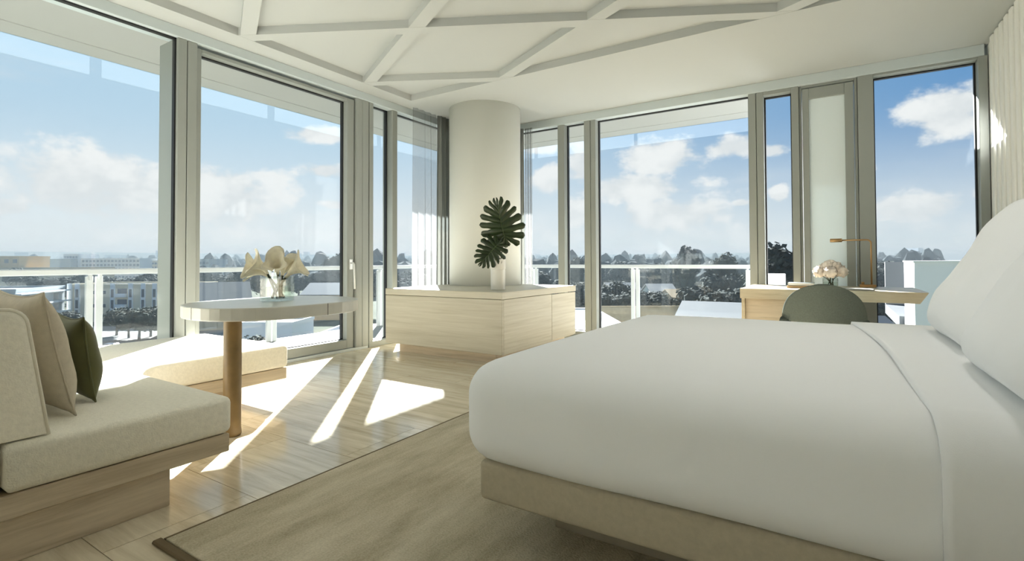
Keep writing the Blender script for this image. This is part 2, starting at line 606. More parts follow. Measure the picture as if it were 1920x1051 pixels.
# ---- ceiling: lowered border round a shallow recess, crossed by flat ribs
RX0, RX1, RY0, RY1, RZ = -4.55, 1.0, -2.55, 4.77, 3.185
parts = [box_vf((OX, BY - .1, CZ), (RX0, OY, RZ)), box_vf((RX1, BY - .1, CZ), (BX + .12, OY, RZ)),
         box_vf((RX0, RY1, CZ), (RX1, OY, RZ)), box_vf((RX0, BY - .1, CZ), (RX1, RY0, RZ)),
         box_vf((OX, BY - .1, RZ), (BX + .12, OY, 3.62))]
V, F = join_vf(parts)
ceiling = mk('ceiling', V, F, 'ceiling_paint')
tag(ceiling, 'white ceiling with a recessed field of crossing ribs', None, None, 'structure')


def rib_line(p, d):
    """Clip the line p + t d to the recess."""
    t0, t1 = -99, 99
    for i, (a, b) in enumerate(((RX0, RX1), (RY0, RY1))):
        u, v = (a - p[i]) / d[i], (b - p[i]) / d[i]
        t0, t1 = max(t0, min(u, v)), min(t1, max(u, v))
    return t0, t1


d1, d2 = Vector((0.8876, 0.4606)), Vector((0.8876, -0.4606))
ribs = []
for y0 in (4.02, 2.58, 1.14, -0.30, -1.74, -3.18, -4.62):
    ribs.append((Vector((-4.46, y0)) + Vector((-d1.y, d1.x)) * 0.062, d1))
for y0 in (6.83, 5.39, 3.95, 2.51, 1.07, -0.37, -1.81):
    ribs.append((Vector((-4.46, y0)) + Vector((-d2.y, d2.x)) * 0.058, d2))
for k, (p, d) in enumerate(ribs):
    t0, t1 = rib_line(p, d)
    if t1 - t0 < 0.3:
        continue
    a, b = p + d * (t0 - 0.10), p + d * (t1 + 0.10)
    n = Vector((-d.y, d.x)) * 0.062
    poly = [a - n, b - n, b + n, a + n]
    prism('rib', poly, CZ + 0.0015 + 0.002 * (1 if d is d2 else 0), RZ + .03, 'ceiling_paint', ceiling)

# ---- added fill lamps, out of view, to brighten the bed and the seating
plain('fill_lamp_tube', (0.05, 0.05, 0.05), 0.6)
lm_ = bpy.data.materials.new('fill_lamp_lens'); lm_.use_nodes = True
lm_.node_tree.nodes['Principled BSDF'].inputs['Emission Color'].default_value = (1, .96, .90, 1)
lm_.node_tree.nodes['Principled BSDF'].inputs['Emission Strength'].default_value = 4.0
MAT['fill_lamp_lens'] = lm_
for x, y, p_ in ((-.70, 2.10, 6.5), (.25, 2.05, 6.5), (-.62, 3.10, 6.5), (.30, 3.05, 6.5), (-3.20, .50, 12.0), (-3.55, -.75, 6.0)):
    v, f = lathe_vf([(.165, RZ - .003), (.165, RZ - .168), (.168, RZ - .172), (.176, RZ - .172), (.178, RZ - .168), (.178, RZ + .002)], 32, (x, y, 0))
    f = f[:-2]        # open tube
    dl = mk('fill_lamp', v, f, 'fill_lamp_tube', ceiling, True)
    v, f = lathe_vf([(.0, RZ - .006), (.148, RZ - .006), (.148, RZ - .003), (.0, RZ - .003)], 32, (x, y, 0))
    mk('lens', v, f, 'fill_lamp_lens', dl)
    ld = bpy.data.lights.new('fill_lamp_beam', 'AREA'); ld.shape = 'DISK'; ld.size = .30; ld.energy = p_; ld.color = (1.0, .97, .92)
    lo_ = bpy.data.objects.new('fill_lamp_beam', ld); COL.objects.link(lo_); lo_.location = (x, y, RZ - .012)

# ---- walls
wall_right = box('wall_right', (BX, BY - .1, 0), (BX + .12, OY, CZ), 'flute_paint')
tag(wall_right, 'white fluted wall behind the bed head', None, None, 'structure')
v, f = box_vf((-.034, -.040, 0), (0.0, .040, CZ - .012), 0.008, 1)
fl_me = bpy.data.meshes.new('flute'); fl_me.from_pydata(v, [], f); fl_me.materials.append(MAT['flute_paint'])
yy = 6.24
while yy > BY + .2:
    o = bpy.data.objects.new('flute', fl_me); COL.objects.link(o); o.parent = wall_right
    o.location = Vector((BX, yy, 0.004)) - WORLD[wall_right]
    yy -= 0.15
box_o = box('wall_back', (OX, BY - .12, 0), (BX + .12, BY, CZ), 'white_paint')
tag(box_o, 'white wall behind the seating', None, None, 'structure')


# ---- glazing
def bars_l(parent, name, y0, y1, z0, z1, x0=OX, x1=WX, mat='window_metal', bev=.004):
    return box(name, (x0, y0, z0), (x1, y1, z1), mat, parent, bev, 1)


def bars_r(parent, name, x0, x1, z0, z1, y0=WY, y1=OY, mat='window_metal', bev=.004):
    return box(name, (x0, y0, z0), (x1, y1, z1), mat, parent, bev, 1)


def pane_l(parent, y0, y1, z0, z1, x=GX, mat='window_glass', gk=.014):
    box('glass', (x - .006, y0, z0), (x + .006, y1, z1), mat, parent)
    V, F = join_vf([box_vf((x - .02, y0, z0), (x + .02, y0 + gk, z1)), box_vf((x - .02, y1 - gk, z0), (x + .02, y1, z1)),
                    box_vf((x - .02, y0, z0), (x + .02, y1, z0 + gk * .6)), box_vf((x - .02, y0, z1 - gk), (x + .02, y1, z1))])
    tag(mk('gasket', V, F, 'gasket_rubber', parent), 'black rubber glazing seal')


def pane_r(parent, x0, x1, z0, z1, y=GY, mat='window_glass', gk=.014):
    box('glass', (x0, y - .006, z0), (x1, y + .006, z1), mat, parent)
    V, F = join_vf([box_vf((x0, y - .02, z0), (x0 + gk, y + .02, z1)), box_vf((x1 - gk, y - .02, z0), (x1, y + .02, z1)),
                    box_vf((x0, y - .02, z0), (x1, y + .02, z0 + gk * .6)), box_vf((x0, y - .02, z1 - gk), (x1, y + .02, z1))])
    tag(mk('gasket', V, F, 'gasket_rubber', parent), 'black rubber glazing seal')


def win(name, loc, label):
    return root(name, loc, label, None, None, 'structure')


HZ = 3.018      # underside of the window heads, left wall
# header tracks under the ceiling
o = box('trim_1', (OX, BY, HZ), (WX + .012, 6.478, CZ), 'header_metal', None, .004, 1)
tag(o, 'grey metal track over the left glass wall', None, None, 'structure')
o = box('trim_2', (WX + .012, WY - .012, 3.0), (BX - .03, OY, CZ), 'header_metal', None, .004, 1)
tag(o, 'grey metal track over the right glass wall', None, None, 'structure')
w1 = win('window_1', (GX, -1.8, 0), 'tall fixed pane beside the back wall')
bars_l(w1, 'stile', BY, BY + .09, .07, HZ); bars_l(w1, 'stile', -.80, -.715, .07, HZ)
bars_l(w1, 'sill', BY, -.715, 0, .07); pane_l(w1, BY + .09, -.80, .07, HZ)
w2 = win('window_2', (GX, .75, 0), 'largest fixed pane, behind the sofa')
bars_l(w2, 'stile', -.705, -.62, .07, HZ); bars_l(w2, 'stile', 2.150, 2.226, .07, HZ, -5.15, WX)
bars_l(w2, 'sill', -.705, 2.226, 0, .07); pane_l(w2, -.62, 2.150, .07, HZ, -4.86)
# balcony door
dr = win('door_1', (GX, 3.3, 0), 'glazed balcony door with a slim white frame and lever handle')
bars_l(dr, 'jamb', 2.232, 2.312, .03, HZ)
bars_l(dr, 'jamb', 4.112, 4.205, .03, HZ)
bars_l(dr, 'jamb', 4.205, 4.300, .03, HZ, x1=WX + .004)
bars_l(dr, 'threshold', 2.232, 4.300, -.002, .03, mat='header_metal')
sx0, sx1 = GX - .035, WX - .028
bars_l(dr, 'sash_stile', 4.000, 4.100, .034, 2.99, sx0, sx1)
bars_l(dr, 'sash_stile', 2.318, 2.36, .034, 2.99, sx0, sx1)
bars_l(dr, 'sash_top_rail', 2.36, 4.000, 2.955, 2.99, sx0, sx1)
bars_l(dr, 'sash_bottom_rail', 2.36, 4.000, .034, .135, sx0, sx1)
pane_l(dr, 2.36, 4.000, .135, 2.955)
hd = box('handle', (sx1 - .002, 4.030, .96), (sx1 + .012, 4.075, 1.08), 'handle_metal', dr, .004, 1)
v, f = tube_vf([(sx1 + .01, 4.052, 1.035), (sx1 + .05, 4.052, 1.035), (sx1 + .058, 4.054, 1.02), (sx1 + .058, 4.060, .90), (sx1 + .056, 4.066, .73)], .011, 10)
mk('lever', v, f, 'handle_metal', hd, True)
w3 = win('window_3', (GX, 5.4, 0), 'narrow paired panes beside the left curtain')
bars_l(w3, 'stile', 4.312, 4.378, .07, HZ); bars_l(w3, 'mullion', 4.700, 4.787, .07, HZ, OX + .0, WX + .0)
bars_l(w3, 'stile', 6.36, 6.478, .07, HZ)
bars_l(w3, 'sill', 4.312, 6.478, 0, .07)
pane_l(w3, 4.378, 4.700, .07, HZ); pane_l(w3, 4.787, 6.36, .07, HZ)
o = box('trim_3', (OX, 6.479, 0), (WX + .012, OY, HZ), 'window_metal'); tag(o, 'corner post where the glass walls meet', None, None, 'structure')
# right wall
HR = 3.0
w4 = win('window_4', (-3.8, GY, 0), 'narrow paired panes beside the column')
bars_r(w4, 'stile', WX + .013, -4.70, .07, HR); bars_r(w4, 'mullion', -3.336, -3.232, .07, HR); bars_r(w4, 'stile', -2.925, -2.832, .07, HR)
bars_r(w4, 'sill', WX + .013, -2.832, 0, .07)
pane_r(w4, -4.70, -3.336, .07, HR); pane_r(w4, -3.232, -2.925, .07, HR)
w5 = win('window_5', (-1.8, GY, 0), 'wide fixed pane between column and desk')
bars_r(w5, 'stile', -2.826, -2.752, .07, HR); bars_r(w5, 'stile', -.828, -.748, .07, HR)
bars_r(w5, 'sill', -2.826, -.748, 0, .07); pane_r(w5, -2.752, -.828, .07, HR)
w6 = win('window_6', (-.5, GY, 0), 'slim clear pane left of the frosted vent')
bars_r(w6, 'stile', -.742, -.668, .07, HR); bars_r(w6, 'mullion', -.385, -.312, .07, HR)
bars_r(w6, 'sill', -.742, -.312, 0, .07); pane_r(w6, -.668, -.385, .07, 2.955)
bars_r(w6, 'head', -.668, -.385, 2.955, HR)
w7 = win('window_7', (0, GY, 0), 'tall frosted glass vent behind the desk')
bars_r(w7, 'stile', -.310, -.285, .07, HR, WY + .03)
bars_r(w7, 'stile', .205, .232, .07, HR, WY + .03)
bars_r(w7, 'head', -.285, .205, 2.972, HR, WY + .03)
bars_r(w7, 'sill', -.310, .232, 0, .07)
sy = WY + .02
bars_r(w7, 'sash_stile', -.279, -.215, .08, 2.962, sy, sy + .07); bars_r(w7, 'sash_stile', .118, .199, .08, 2.962, sy, sy + .07)
bars_r(w7, 'sash_top_rail', -.215, .118, 2.842, 2.962, sy, sy + .07); bars_r(w7, 'sash_bottom_rail', -.215, .118, .08, .20, sy, sy + .07)
box('frosted_pane', (-.215, sy + .025, .20), (.118, sy + .04, 2.842), 'frosted_glass', w7)
w8 = win('window_8', (.8, GY, 0), 'clear pane at the end of the desk beside the bed wall')
bars_r(w8, 'post', .235, .371, .07, HR); bars_r(w8, 'jamb', 1.192, 1.262, .07, HR, WY - .01)
bars_r(w8, 'sill', .235, 1.262, 0, .07); pane_r(w8, .371, 1.192, .07, 2.975)
bars_r(w8, 'head', .371, 1.192, 2.975, HR)

# ---- column
v, f = lathe_vf([(.485, 0), (.485, CZ)], 96, (-4.016, 5.645, 0))
column = mk('column', v, f, 'column_plaster', None, True)
for p in column.data.polygons:
    if abs(p.normal.z) > .5:
        p.use_smooth = False
tag(column, 'round white plaster column in the window corner', None, None, 'structure')

# ---- balcony
bal = root('balcony', (-6, 8, -.05), 'pale stone balcony wrapping the glass corner', None, None, 'structure')
box('slab', (-6.80, BY - .5, -.35), (OX, 8.68, -.05), 'balcony_stone', bal)
box('slab', (OX, OY, -.35), (-.95, 8.68, -.05), 'balcony_stone', bal)
can = root('balcony_canopy', (-6, 8, 3.24), 'white flat canopy over the balcony', None, None, 'structure')
CZ0 = 3.24
box('soffit', (-6.30, BY - .5, CZ0 + .004), (OX, 8.14, CZ0 + .30), 'canopy_white', can)
box('soffit', (OX, OY, CZ0 + .004), (-.95, 8.14, CZ0 + .30), 'canopy_white', can)
box('edge_band', (-6.64, BY - .5, CZ0), (-6.312, 8.49, CZ0 + .32), 'canopy_white', can, .005, 1)
box('edge_band', (-6.312, 8.152, CZ0), (-.95, 8.49, CZ0 + .32), 'canopy_white', can, .005, 1)
box('upper_slab_edge', (-.949, OY, CZ0), (3.0, 7.42, CZ0 + .32), 'canopy_white', can, .005, 1)
# clear glass fins hanging from the canopy edge
py = [-1.79 - 2 * .0, .10 + .02, 2.11, 4.10, 6.09]
fins_l = [(-3.35, -1.89), (-1.79, .11), (.22, 2.105), (2.215, 4.10), (4.215, 6.10), (6.21, 8.40)]
for a, b in fins_l:
    box('glass_fin', (-6.632, a, CZ0 - .20), (-6.620, b, CZ0 + .0), 'fin_glass', can)
for a, b in [(-6.55, -4.86), (-4.78, -2.885), (-2.82, -1.0)]:
    box('glass_fin', (a, 8.472, CZ0 - .21), (b, 8.484, CZ0 + .0), 'fin_glass', can)


def railing(name, label, horiz, fixed, spans, zb=-.05):
    r = root(name, (fixed, (spans[0][0] + spans[-1][1]) / 2, zb) if not horiz else ((spans[0][0] + spans[-1][1]) / 2, fixed, zb), label, 'railing')

    def bx(nm, a, b, c0, c1, z0, z1, mat, bev=0.0):
        if horiz:
            box(nm, (a, fixed + c0, z0), (b, fixed + c1, z1), mat, r, bev, 1)
        else:
            box(nm, (fixed + c0, a, z0), (fixed + c1, b, z1), mat, r, bev, 1)
    s = -1 if horiz else 1            # room side
    a0, b0 = spans[0][0], spans[-1][1]
    bx('handrail', a0, b0, *sorted((s * .03, s * .09)), .925, .985, 'rail_white', .008)
    for a, b in spans:
        bx('glass_panel', a + .02, b - .02, *sorted((-s * .018, -s * .006)), .02, 1.16, 'rail_glass')
        for q in (a, b):
            sg = .012 if q == a else -.072
            bx('post', q + sg, q + sg + .06, *sorted((s * .0, s * .045)), zb, .905, 'rail_white', .004)
            bx('bracket', q + sg + .018, q + sg + .042, *sorted((s * .025, s * .075)), .870, .930, 'rail_white')
    return r


railing('balcony_railing', 'glass balcony railing with white rail along the left glass wall', False, -6.62,
        [(-3.2, -1.84), (-1.84, .16), (.16, 2.16), (2.16, 4.16), (4.16, 6.16), (6.16, 8.45)])
railing('balcony_railing', 'glass balcony railing with white rail seen past the bed foot', True, 8.42,
        [(-6.45, -4.82), (-4.82, -2.85), (-2.85, -1.06)])
o = box('parapet_wall', (-.845, 8.05, -.35), (-.60, 8.42, .855), 'rail_white', None, .006, 1)
tag(o, 'low white parapet block outside the slim pane', 'wall')
o = box('privacy_wall', (-.02, OY + .01, -.35), (.10, 8.45, 3.0), 'rail_white', None, .006, 1)
tag(o, 'white dividing wall on the balcony behind the frosted vent', None, None, 'structure')

# ================================================================== FURNITURE
# ---- rug
rug = root('rug', (-.5, 2.25, 0), 'large beige wool rug with darker bound edge under the bed', 'rug')
box('pile', (-2.13, .925, .0), (1.0, 3.62, .016), 'rug_wool', rug, .005, 2)
V, F = join_vf([box_vf((-2.16, .890, 0), (1.03, .925, .015), .005, 1), box_vf((-2.16, 3.62, 0), (1.03, 3.65, .015), .005, 1),
                box_vf((-2.142, .925, 0), (-2.13, 3.62, .014)), box_vf((1.0, .925, 0), (1.03, 3.62, .014))])
tag(mk('binding', V, F, 'rug_binding', rug), 'dark brown bound edge')


# ---- corner sofa
def fillet_L(x0, x1, x2, y0, y1, y2, rc, r=.05):
    """L outline: wide part x0..x2 over y0..y1, arm x0..x1 up to y2; rounded inner corner rc, outer corners r."""
    pts = []

    def arc(cx, cy, rad, a0, a1, n=6):
        for i in range(n + 1):
            a = R(a0 + (a1 - a0) * i / n)
            pts.append((cx + rad * math.cos(a), cy + rad * math.sin(a)))
    pts.append((x0, y0)); pts.append((x2, y0))
    arc(x2 - r, y1 - r, r, 0, 90)
    arc(x1 + rc, y1 + rc, rc, 270, 180)
    arc(x1 - r, y2 - r, r, 0, 90)
    pts.append((x0, y2))
    return pts


sofa = root('corner_sofa', (-3.6, 1.0, 0), 'cream boucle corner sofa on a travertine base by the left glass wall', 'sofa')
prism('seat_cushion', fillet_L(-4.74, -3.52, -2.395, .545, 1.325, 2.37, .16, .04), .253, .42, 'boucle_cream', sofa, .030, 4, True)
box('seat_cushion', (-4.74, -1.2, .253), (-2.395, .535, .42), 'boucle_cream', sofa, .030, 4, True)
prism('ledge', [(-4.74, -1.2), (-2.41, -1.2), (-2.41, 1.312), (-3.535, 1.312), (-3.535, 2.355), (-4.74, 2.355)], .165, .250, 'sofa_travertine', sofa, .004, 1)
prism('plinth', [(-4.66, -1.2), (-2.44, -1.2), (-2.44, 1.074), (-3.62, 1.074), (-3.62, 2.02), (-4.66, 2.02)], .0, .163, 'sofa_travertine', sofa, .003, 1)
prof = []
for cx, cz, a0, a1, rad in ((.545, .825, 6, 90, .062), (.425, .830, 90, 176, .06)):
    for i in range(7):
        a = R(a0 + (a1 - a0) * i / 6)
        prof.append((cx + rad * math.cos(a), cz + rad * math.sin(a)))
prof = [(.668, .424)] + prof + [(.335, .424)]
M = Matrix(((0, 0, 1, 0), (1, 0, 0, 0), (0, 1, 0, 0), (0, 0, 0, 1)))       # (y, z, x) -> world
back = prism('backrest', prof, -4.70, -2.425, 'boucle_cream', sofa, .022, 3, True, M)
v, f = tube_vf([(-2.437, y, z) for y, z in prof], .0065, 8)
tag(mk('piping', v, f, 'piping_cream', back, True), 'pale piped edge')

# cushions on the sofa
def cushion(name, label, cat, w, h, t, mat, loc, rot, pipe=None, seed=0.0):
    r_ = root(name, loc, label, cat, local=True)
    r_.rotation_euler = rot
    V, F = pillow_vf(w, h, t, seed=seed)
    mk('cover', V, F, mat, r_, True, center=False)
    if pipe:
        pts = []
        n = 18
        for k in range(4 * n):
            s, q = divmod(k, n)
            a = -1 + 2 * q / n
            u, v_ = ((a, -1), (1, a), (-a, 1), (-1, -a))[s]
            pts.append((u * w / 2 * (1 - .10 * (1 - v_ ** 2) * abs(u) ** 4), 0, v_ * h / 2 * (1 - .10 * (1 - u ** 2) * abs(v_) ** 4) + h / 2))
        pts.append(pts[0])
        V, F = tube_vf(pts, .004, 6)
        mk('seam_piping', V, F, pipe, r_, True, center=False)
    return r_


cushion('sofa_cushion', 'large beige linen cushion leaning on the sofa back', 'cushion', .52, .52, .17, 'linen_beige', (-2.90, .800, .424), (R(12), 0, R(2)), 'linen_beige', 1.3)
cushion('sofa_cushion', 'smaller olive green cushion in front of the beige one', 'cushion', .40, .385, .15, 'velvet_olive', (-3.02, .945, .424), (R(7), 0, R(-3)), 'velvet_olive', 4.1)

# ---- side table
tab = root('side_table', (-3.1, 1.75, 0), 'rounded pale stone table on one turned oak leg beside the sofa', 'table')


def rrect(x0, x1, y0, y1, r, n=10):
    pts = []
    for cx, cy, a0 in ((x1 - r, y1 - r, 0), (x0 + r, y1 - r, 90), (x0 + r, y0 + r, 180), (x1 - r, y0 + r, 270)):
        for i in range(n + 1):
            a = R(a0 + 90 * i / n)
            pts.append((cx + r * math.cos(a), cy + r * math.sin(a)))
    return pts


top_poly = rrect(-3.63, -2.72, 1.50, 2.57, .42)
tt = prism('table_top', top_poly, .712, .788, 'table_stone', tab, .006, 2)
for (x, y, nx, ny) in ((-3.17, 1.5005, 0, -1), (-2.7205, 2.10, 1, 0)):
    if nx:
        box('seam', (x - .004, y - .002, .714), (x + .0012, y + .002, .786), 'gasket_rubber', tt)
    else:
        box('seam', (x - .002, y - .0012, .714), (x + .002, y + .004, .786), 'gasket_rubber', tt)
v, f = lathe_vf([(.047, 0), (.052, .012), (.050, .05), (.050, .70), (.050, .7118)], 28, (-3.10, 1.705, 0))
lg = mk('leg', v, f, 'oak', tab, True)

# glass vase with calla lilies
vx, vy, vz = -3.205, 2.065, .7885
vase = root('glass_vase', (vx, vy, vz), 'square clear glass vase of water on the rounded table', 'vase', local=True, rz=R(14))
hw, hh, th = .076, .165, .006
V, F = join_vf([box_vf((-hw, -hw, 0), (hw, -hw + th, hh)), box_vf((-hw, hw - th, 0), (hw, hw, hh)),
                box_vf((-hw, -hw + th, 0), (-hw + th, hw - th, hh)), box_vf((hw - th, -hw + th, 0), (hw, hw - th, hh)),
                box_vf((-hw + th, -hw + th, 0), (hw - th, hw - th, .016))])
mk('glass_wall', V, F, 'vase_glass', vase, center=False)
box('water', (-hw + th + .001, -hw + th + .001, .0165), (hw - th - .001, hw - th - .001, .092), 'water', vase)


def calla(i, label, base, bend, lean, size, twist):
    """Calla lily: curved stem in the vase, flaring funnel with a pointed lip."""
    r_ = root('calla_lily', base, label, 'flower', 'calla lilies in the glass vase', local=True)
    lx, ly = lean
    L = .155 + .015 * (i % 3)
    stem = []
    for k in range(9):
        t = k / 8
        stem.append(Vector((lx * t * L * 1.5, ly * t * L * 1.5, t * L * (1 - .12 * t))))
    v, f = tube_vf(stem, [.0075] * 9, 8)
    mk('stem', v, f, 'stem_green', r_, True, center=False)
    ax = (stem[-1] - stem[-2]).normalized()
    side = Vector((lx, ly, 0))
    side = side.normalized() if side.length > .01 else Vector((1, 0, 0))
    V, F = [], []
    nt_, na = 12, 24
    for a in range(nt_ + 1):
        t = a / nt_
        # axis curves outwards
        c = stem[-1] + ax * (t * .11 * size) + side * (bend * t * t * .10 * size) - Vector((0, 0, 1)) * (bend * t ** 3 * .05 * size)
        tang = (ax + side * bend * 1.6 * t).normalized()
        e1 = tang.cross(Vector((0, 0, 1)))
        e1 = e1.normalized() if e1.length > .05 else Vector((0, 1, 0))
        e2 = tang.cross(e1).normalized()
        for k in range(na + 1):
            ph = -math.pi * .97 + 2 * math.pi * .97 * k / na + twist
            rr = (.010 + .052 * t ** 1.9) * size * (1 + .10 * math.sin(3 * ph + i) * t)
            lip = max(0.0, math.cos(ph - twist)) ** 3
            p = c + (e1 * math.sin(ph) - e2 * math.cos(ph)) * rr * (1 + .45 * lip * t ** 4) + tang * (.055 * size * lip * t ** 3)
            p += (e1 * math.sin(ph) - e2 * math.cos(ph)) * .020 * size * max(0, t - .75) * 4 * (.6 + .4 * math.sin(5 * ph + 2 * i))
            V.append(tuple(p))
    for a in range(nt_):
        for k in range(na):
            q = a * (na + 1) + k
            F.append([q, q + 1, q + na + 2, q + na + 1])
    o = mk('spathe', V, F, 'calla_cream', r_, True, center=False)
    s = o.modifiers.new('thick', 'SOLIDIFY'); s.thickness = .0016
    return r_


CB = Vector((vx, vy, vz + .018))
RV, FV = Vector((.844, .536)), Vector((-.536, .844))     # rightwards and away from the bed side
specs = [('cream calla lily drooping farthest left over the vase rim', (.00, .01), -.46, -.05, .75, 1.02, .2),
         ('upright cream calla lily with the tallest pointed tip', (.02, .02), -.02, .10, .15, 1.0, 2.6),
         ('cream calla lily opening towards the bed in the vase front', (.02, -.02), .05, -.22, .55, .98, .0),
         ('cream calla lily leaning farthest right with a spiky lip', (.0, .01), .42, .02, .35, 1.05, .3),
         ('cream calla lily at the back of the vase bunch', (-.02, .02), .16, .28, .35, .9, .6),
         ('cream calla lily between the drooping one and the tallest one', (-.02, -.01), -.20, -.14, .5, .95, .0)]
for i, (lab, (bu, bw), lu, lw, bend, sz, tw) in enumerate(specs):
    b2 = RV * bu + FV * bw
    l2 = RV * lu + FV * lw
    # stems cross inside the vase: the foot sits opposite to the lean
    foot = CB + Vector((b2.x - l2.x * .09, b2.y - l2.y * .09, 0))
    calla(i, lab, foot, bend, (l2.x * .9, l2.y * .9), sz, tw)

# ---- credenza round the column (open behind, built as body + drawer front)
cx0, cx1, cy0, cy1, ct, cb = -4.462, -2.818, 4.25, 5.97, .737, .105
cred = root('credenza', (-3.6, 5.0, 0), 'long travertine credenza wrapped round the foot of the column', 'cabinet')
cc = (-4.016, 5.645)
# top with a half-round cut so that it meets the column
top_pts = [(cx0, cy0), (cx1, cy0), (cx1, cy1), (cc[0] + math.sqrt(.495 ** 2 - (cy1 - cc[1]) ** 2), cy1)]
a_s = math.atan2(cy1 - cc[1], math.sqrt(.495 ** 2 - (cy1 - cc[1]) ** 2))
a_e = -math.pi + math.asin(.0) - 0.0
lim = math.acos((cx0 - cc[0]) / .495)
n = 30
for i in range(n + 1):
    a = a_s + (-lim - a_s) * i / n
    top_pts.append((cc[0] + .495 * math.cos(a), cc[1] + .495 * math.sin(a)))
top_pts.append((cx0, cc[1] - .495 * math.sin(lim)))
clean = []
for p in top_pts:
    if not clean or (abs(p[0] - clean[-1][0]) + abs(p[1] - clean[-1][1])) > 1e-3:
        clean.append(p)
dy0, dy1, dz0, dz1 = 5.315, 5.962, .118, .657
prism('top', clean, ct - .072, ct, 'cabinet_travertine', cred, .003, 1)
box('front_panel', (cx0, cy0, cb), (cx1, cy0 + .03, ct - .0765), 'cabinet_travertine', cred, .003, 1)
box('side_panel', (cx1 - .03, cy0 + .031, cb), (cx1, dy0 - .003, ct - .0765), 'cabinet_travertine', cred, .002, 1)
box('side_panel', (cx0, cy0 + .031, cb), (cx0 + .03, 5.42, ct - .0765), 'cabinet_travertine', cred, .002, 1)
box('bottom_panel', (cx0 + .031, cy0 + .031, cb), (cx1 - .031, 5.12, cb + .03), 'cabinet_travertine', cred)
box('bottom_panel', (-3.49, 5.121, cb), (cx1 - .031, cy1, cb + .03), 'cabinet_travertine', cred)
box('inner_panel', (cx1 - .46, dy0 - .02, cb + .031), (cx1 - .031, dy0 - .004, ct - .0765), 'cabinet_travertine', cred)
box('inner_panel', (-3.49, 5.20, cb + .031), (-3.47, cy1, ct - .0765), 'cabinet_travertine', cred)
box('drawer_front', (cx1 - .024, dy0 + .006, dz0), (cx1 - .002, dy1, dz1 - .002), 'cabinet_travertine', cred, .002, 1)
V, F = join_vf([box_vf((cx0 + .14, cy0 + .09, 0), (cx1 - .14, cy0 + .12, cb - .001)), box_vf((cx1 - .17, cy0 + .121, 0), (cx1 - .14, cy1 - .05, cb - .001)),
                box_vf((cx0 + .14, cy0 + .121, 0), (cx0 + .17, 5.2, cb - .001))])
mk('plinth', V, F, 'sofa_travertine', cred)

# ---- ceramic vase and monstera leaves
mx, my = -3.125, 4.635
cv = root('ceramic_vase', (mx, my, ct), 'white cylindrical ceramic vase on the credenza', 'vase')
v, f = lathe_vf([(.0, .001), (.078, .0015), (.080, .006), (.080, .215), (.078, .222), (.078, .2235)], 40, (mx, my, ct))
mk('body', v, f, 'ceramic_white', cv, True)
v, f = lathe_vf([(.083, .224), (.084, .228), (.0835, .332), (.081, .338), (.074, .338), (.074, .20), (.0, .20)], 40, (mx, my, ct))
mk('collar', v, f, 'ceramic_white', cv, True)


def monstera(label, M, size, curl, seed, pet_to):
    """Heart-shaped leaf cut into fingers; local X across, Y along the midrib from the notch to the tip."""
    rnd = random.Random(seed)
    r_ = root('monstera_leaf', (mx, my, ct + .21), label, 'leaf', 'monstera leaves in the ceramic vase', local=True)
    V, F = [], []

    def surf(x, y):
        z = -curl * (abs(x) ** 1.5) * .8 - curl * .5 * (y - .4) ** 2 + .02 * math.sin(9 * y + 3 * x)
        return tuple(M @ Vector((x * size * 1.10, y * size, z * size)))
    #  boundaries between the lobes: place on the midrib, direction angle, length to the rim
    bnd = [(-.03, -95, .20), (.00, -66, .40), (.05, -36, .50), (.14, -12, .56), (.26, 8, .57), (.39, 24, .55), (.52, 38, .50), (.66, 52, .42), (.80, 68, .32), (.90, 90, .16)]
    nseg = 14
    for sgn in (-1, 1):
        jit = [rnd.uniform(-4, 4) for _ in bnd]
        for q in range(len(bnd) - 1):
            (m0, a0, l0), (m1, a1, l1) = bnd[q], bnd[q + 1]
            e0, e1 = R(a0 + jit[q]), R(a1 + jit[q + 1])
            d0, d1_ = Vector((math.cos(e0), math.sin(e0))), Vector((math.cos(e1), math.sin(e1)))
            ln = (l0 + l1) / 2 * rnd.uniform(.95, 1.06)
            cut = rnd.uniform(.40, .52)
            k0 = len(V)
            for k in range(nseg + 1):
                t = k / nseg
                pa = Vector((0, m0)) + d0 * ln * t
                pb = Vector((0, m1)) + d1_ * ln * t
                c_ = (pa + pb) / 2
                g = 0.0 if t < cut else .26 * min(1, (t - cut) / .14)
                if t > .80:
                    g = 1 - (1 - g) * math.sqrt(max(0.0, 1 - ((t - .80) / .20) ** 2))
                pa, pb = pa + (c_ - pa) * g, pb + (c_ - pb) * g
                for p in (pa, c_, pb):
                    V.append(surf(sgn * p.x, p.y))
            for k in range(nseg):
                for j in range(2):
                    b = k0 + k * 3 + j
                    F.append([b, b + 1, b + 4, b + 3])
    bl = mk('blade', V, F, 'leaf_green', r_, True, center=False)
    s = bl.modifiers.new('thick', 'SOLIDIFY'); s.thickness = .0012
    rib = [surf(0, y) for y in [i / 10 * .9 for i in range(11)]]
    rib = [tuple(Vector(p) + (M.to_3x3() @ Vector((0, 0, 1))) * .003) for p in rib]
    v, f = tube_vf(rib, [.004 * (1 - .07 * i) for i in range(11)], 6)
    mk('midrib', v, f, 'leaf_rib', r_, True, center=False)
    s0 = Vector((0, 0, -.01)) + pet_to * .1
    e = Vector(surf(0, 0))
    pts = [s0 + (e - s0) * t + Vector((0, 0, .03)) * math.sin(math.pi * t) for t in [i / 8 for i in range(9)]]
    v, f = tube_vf(pts, .005, 8)
    mk('stalk', v, f, 'stem_green', r_, True, center=False)
    # inverse of the leaf surface offset: everything is in the vase-mouth frame
    return r_


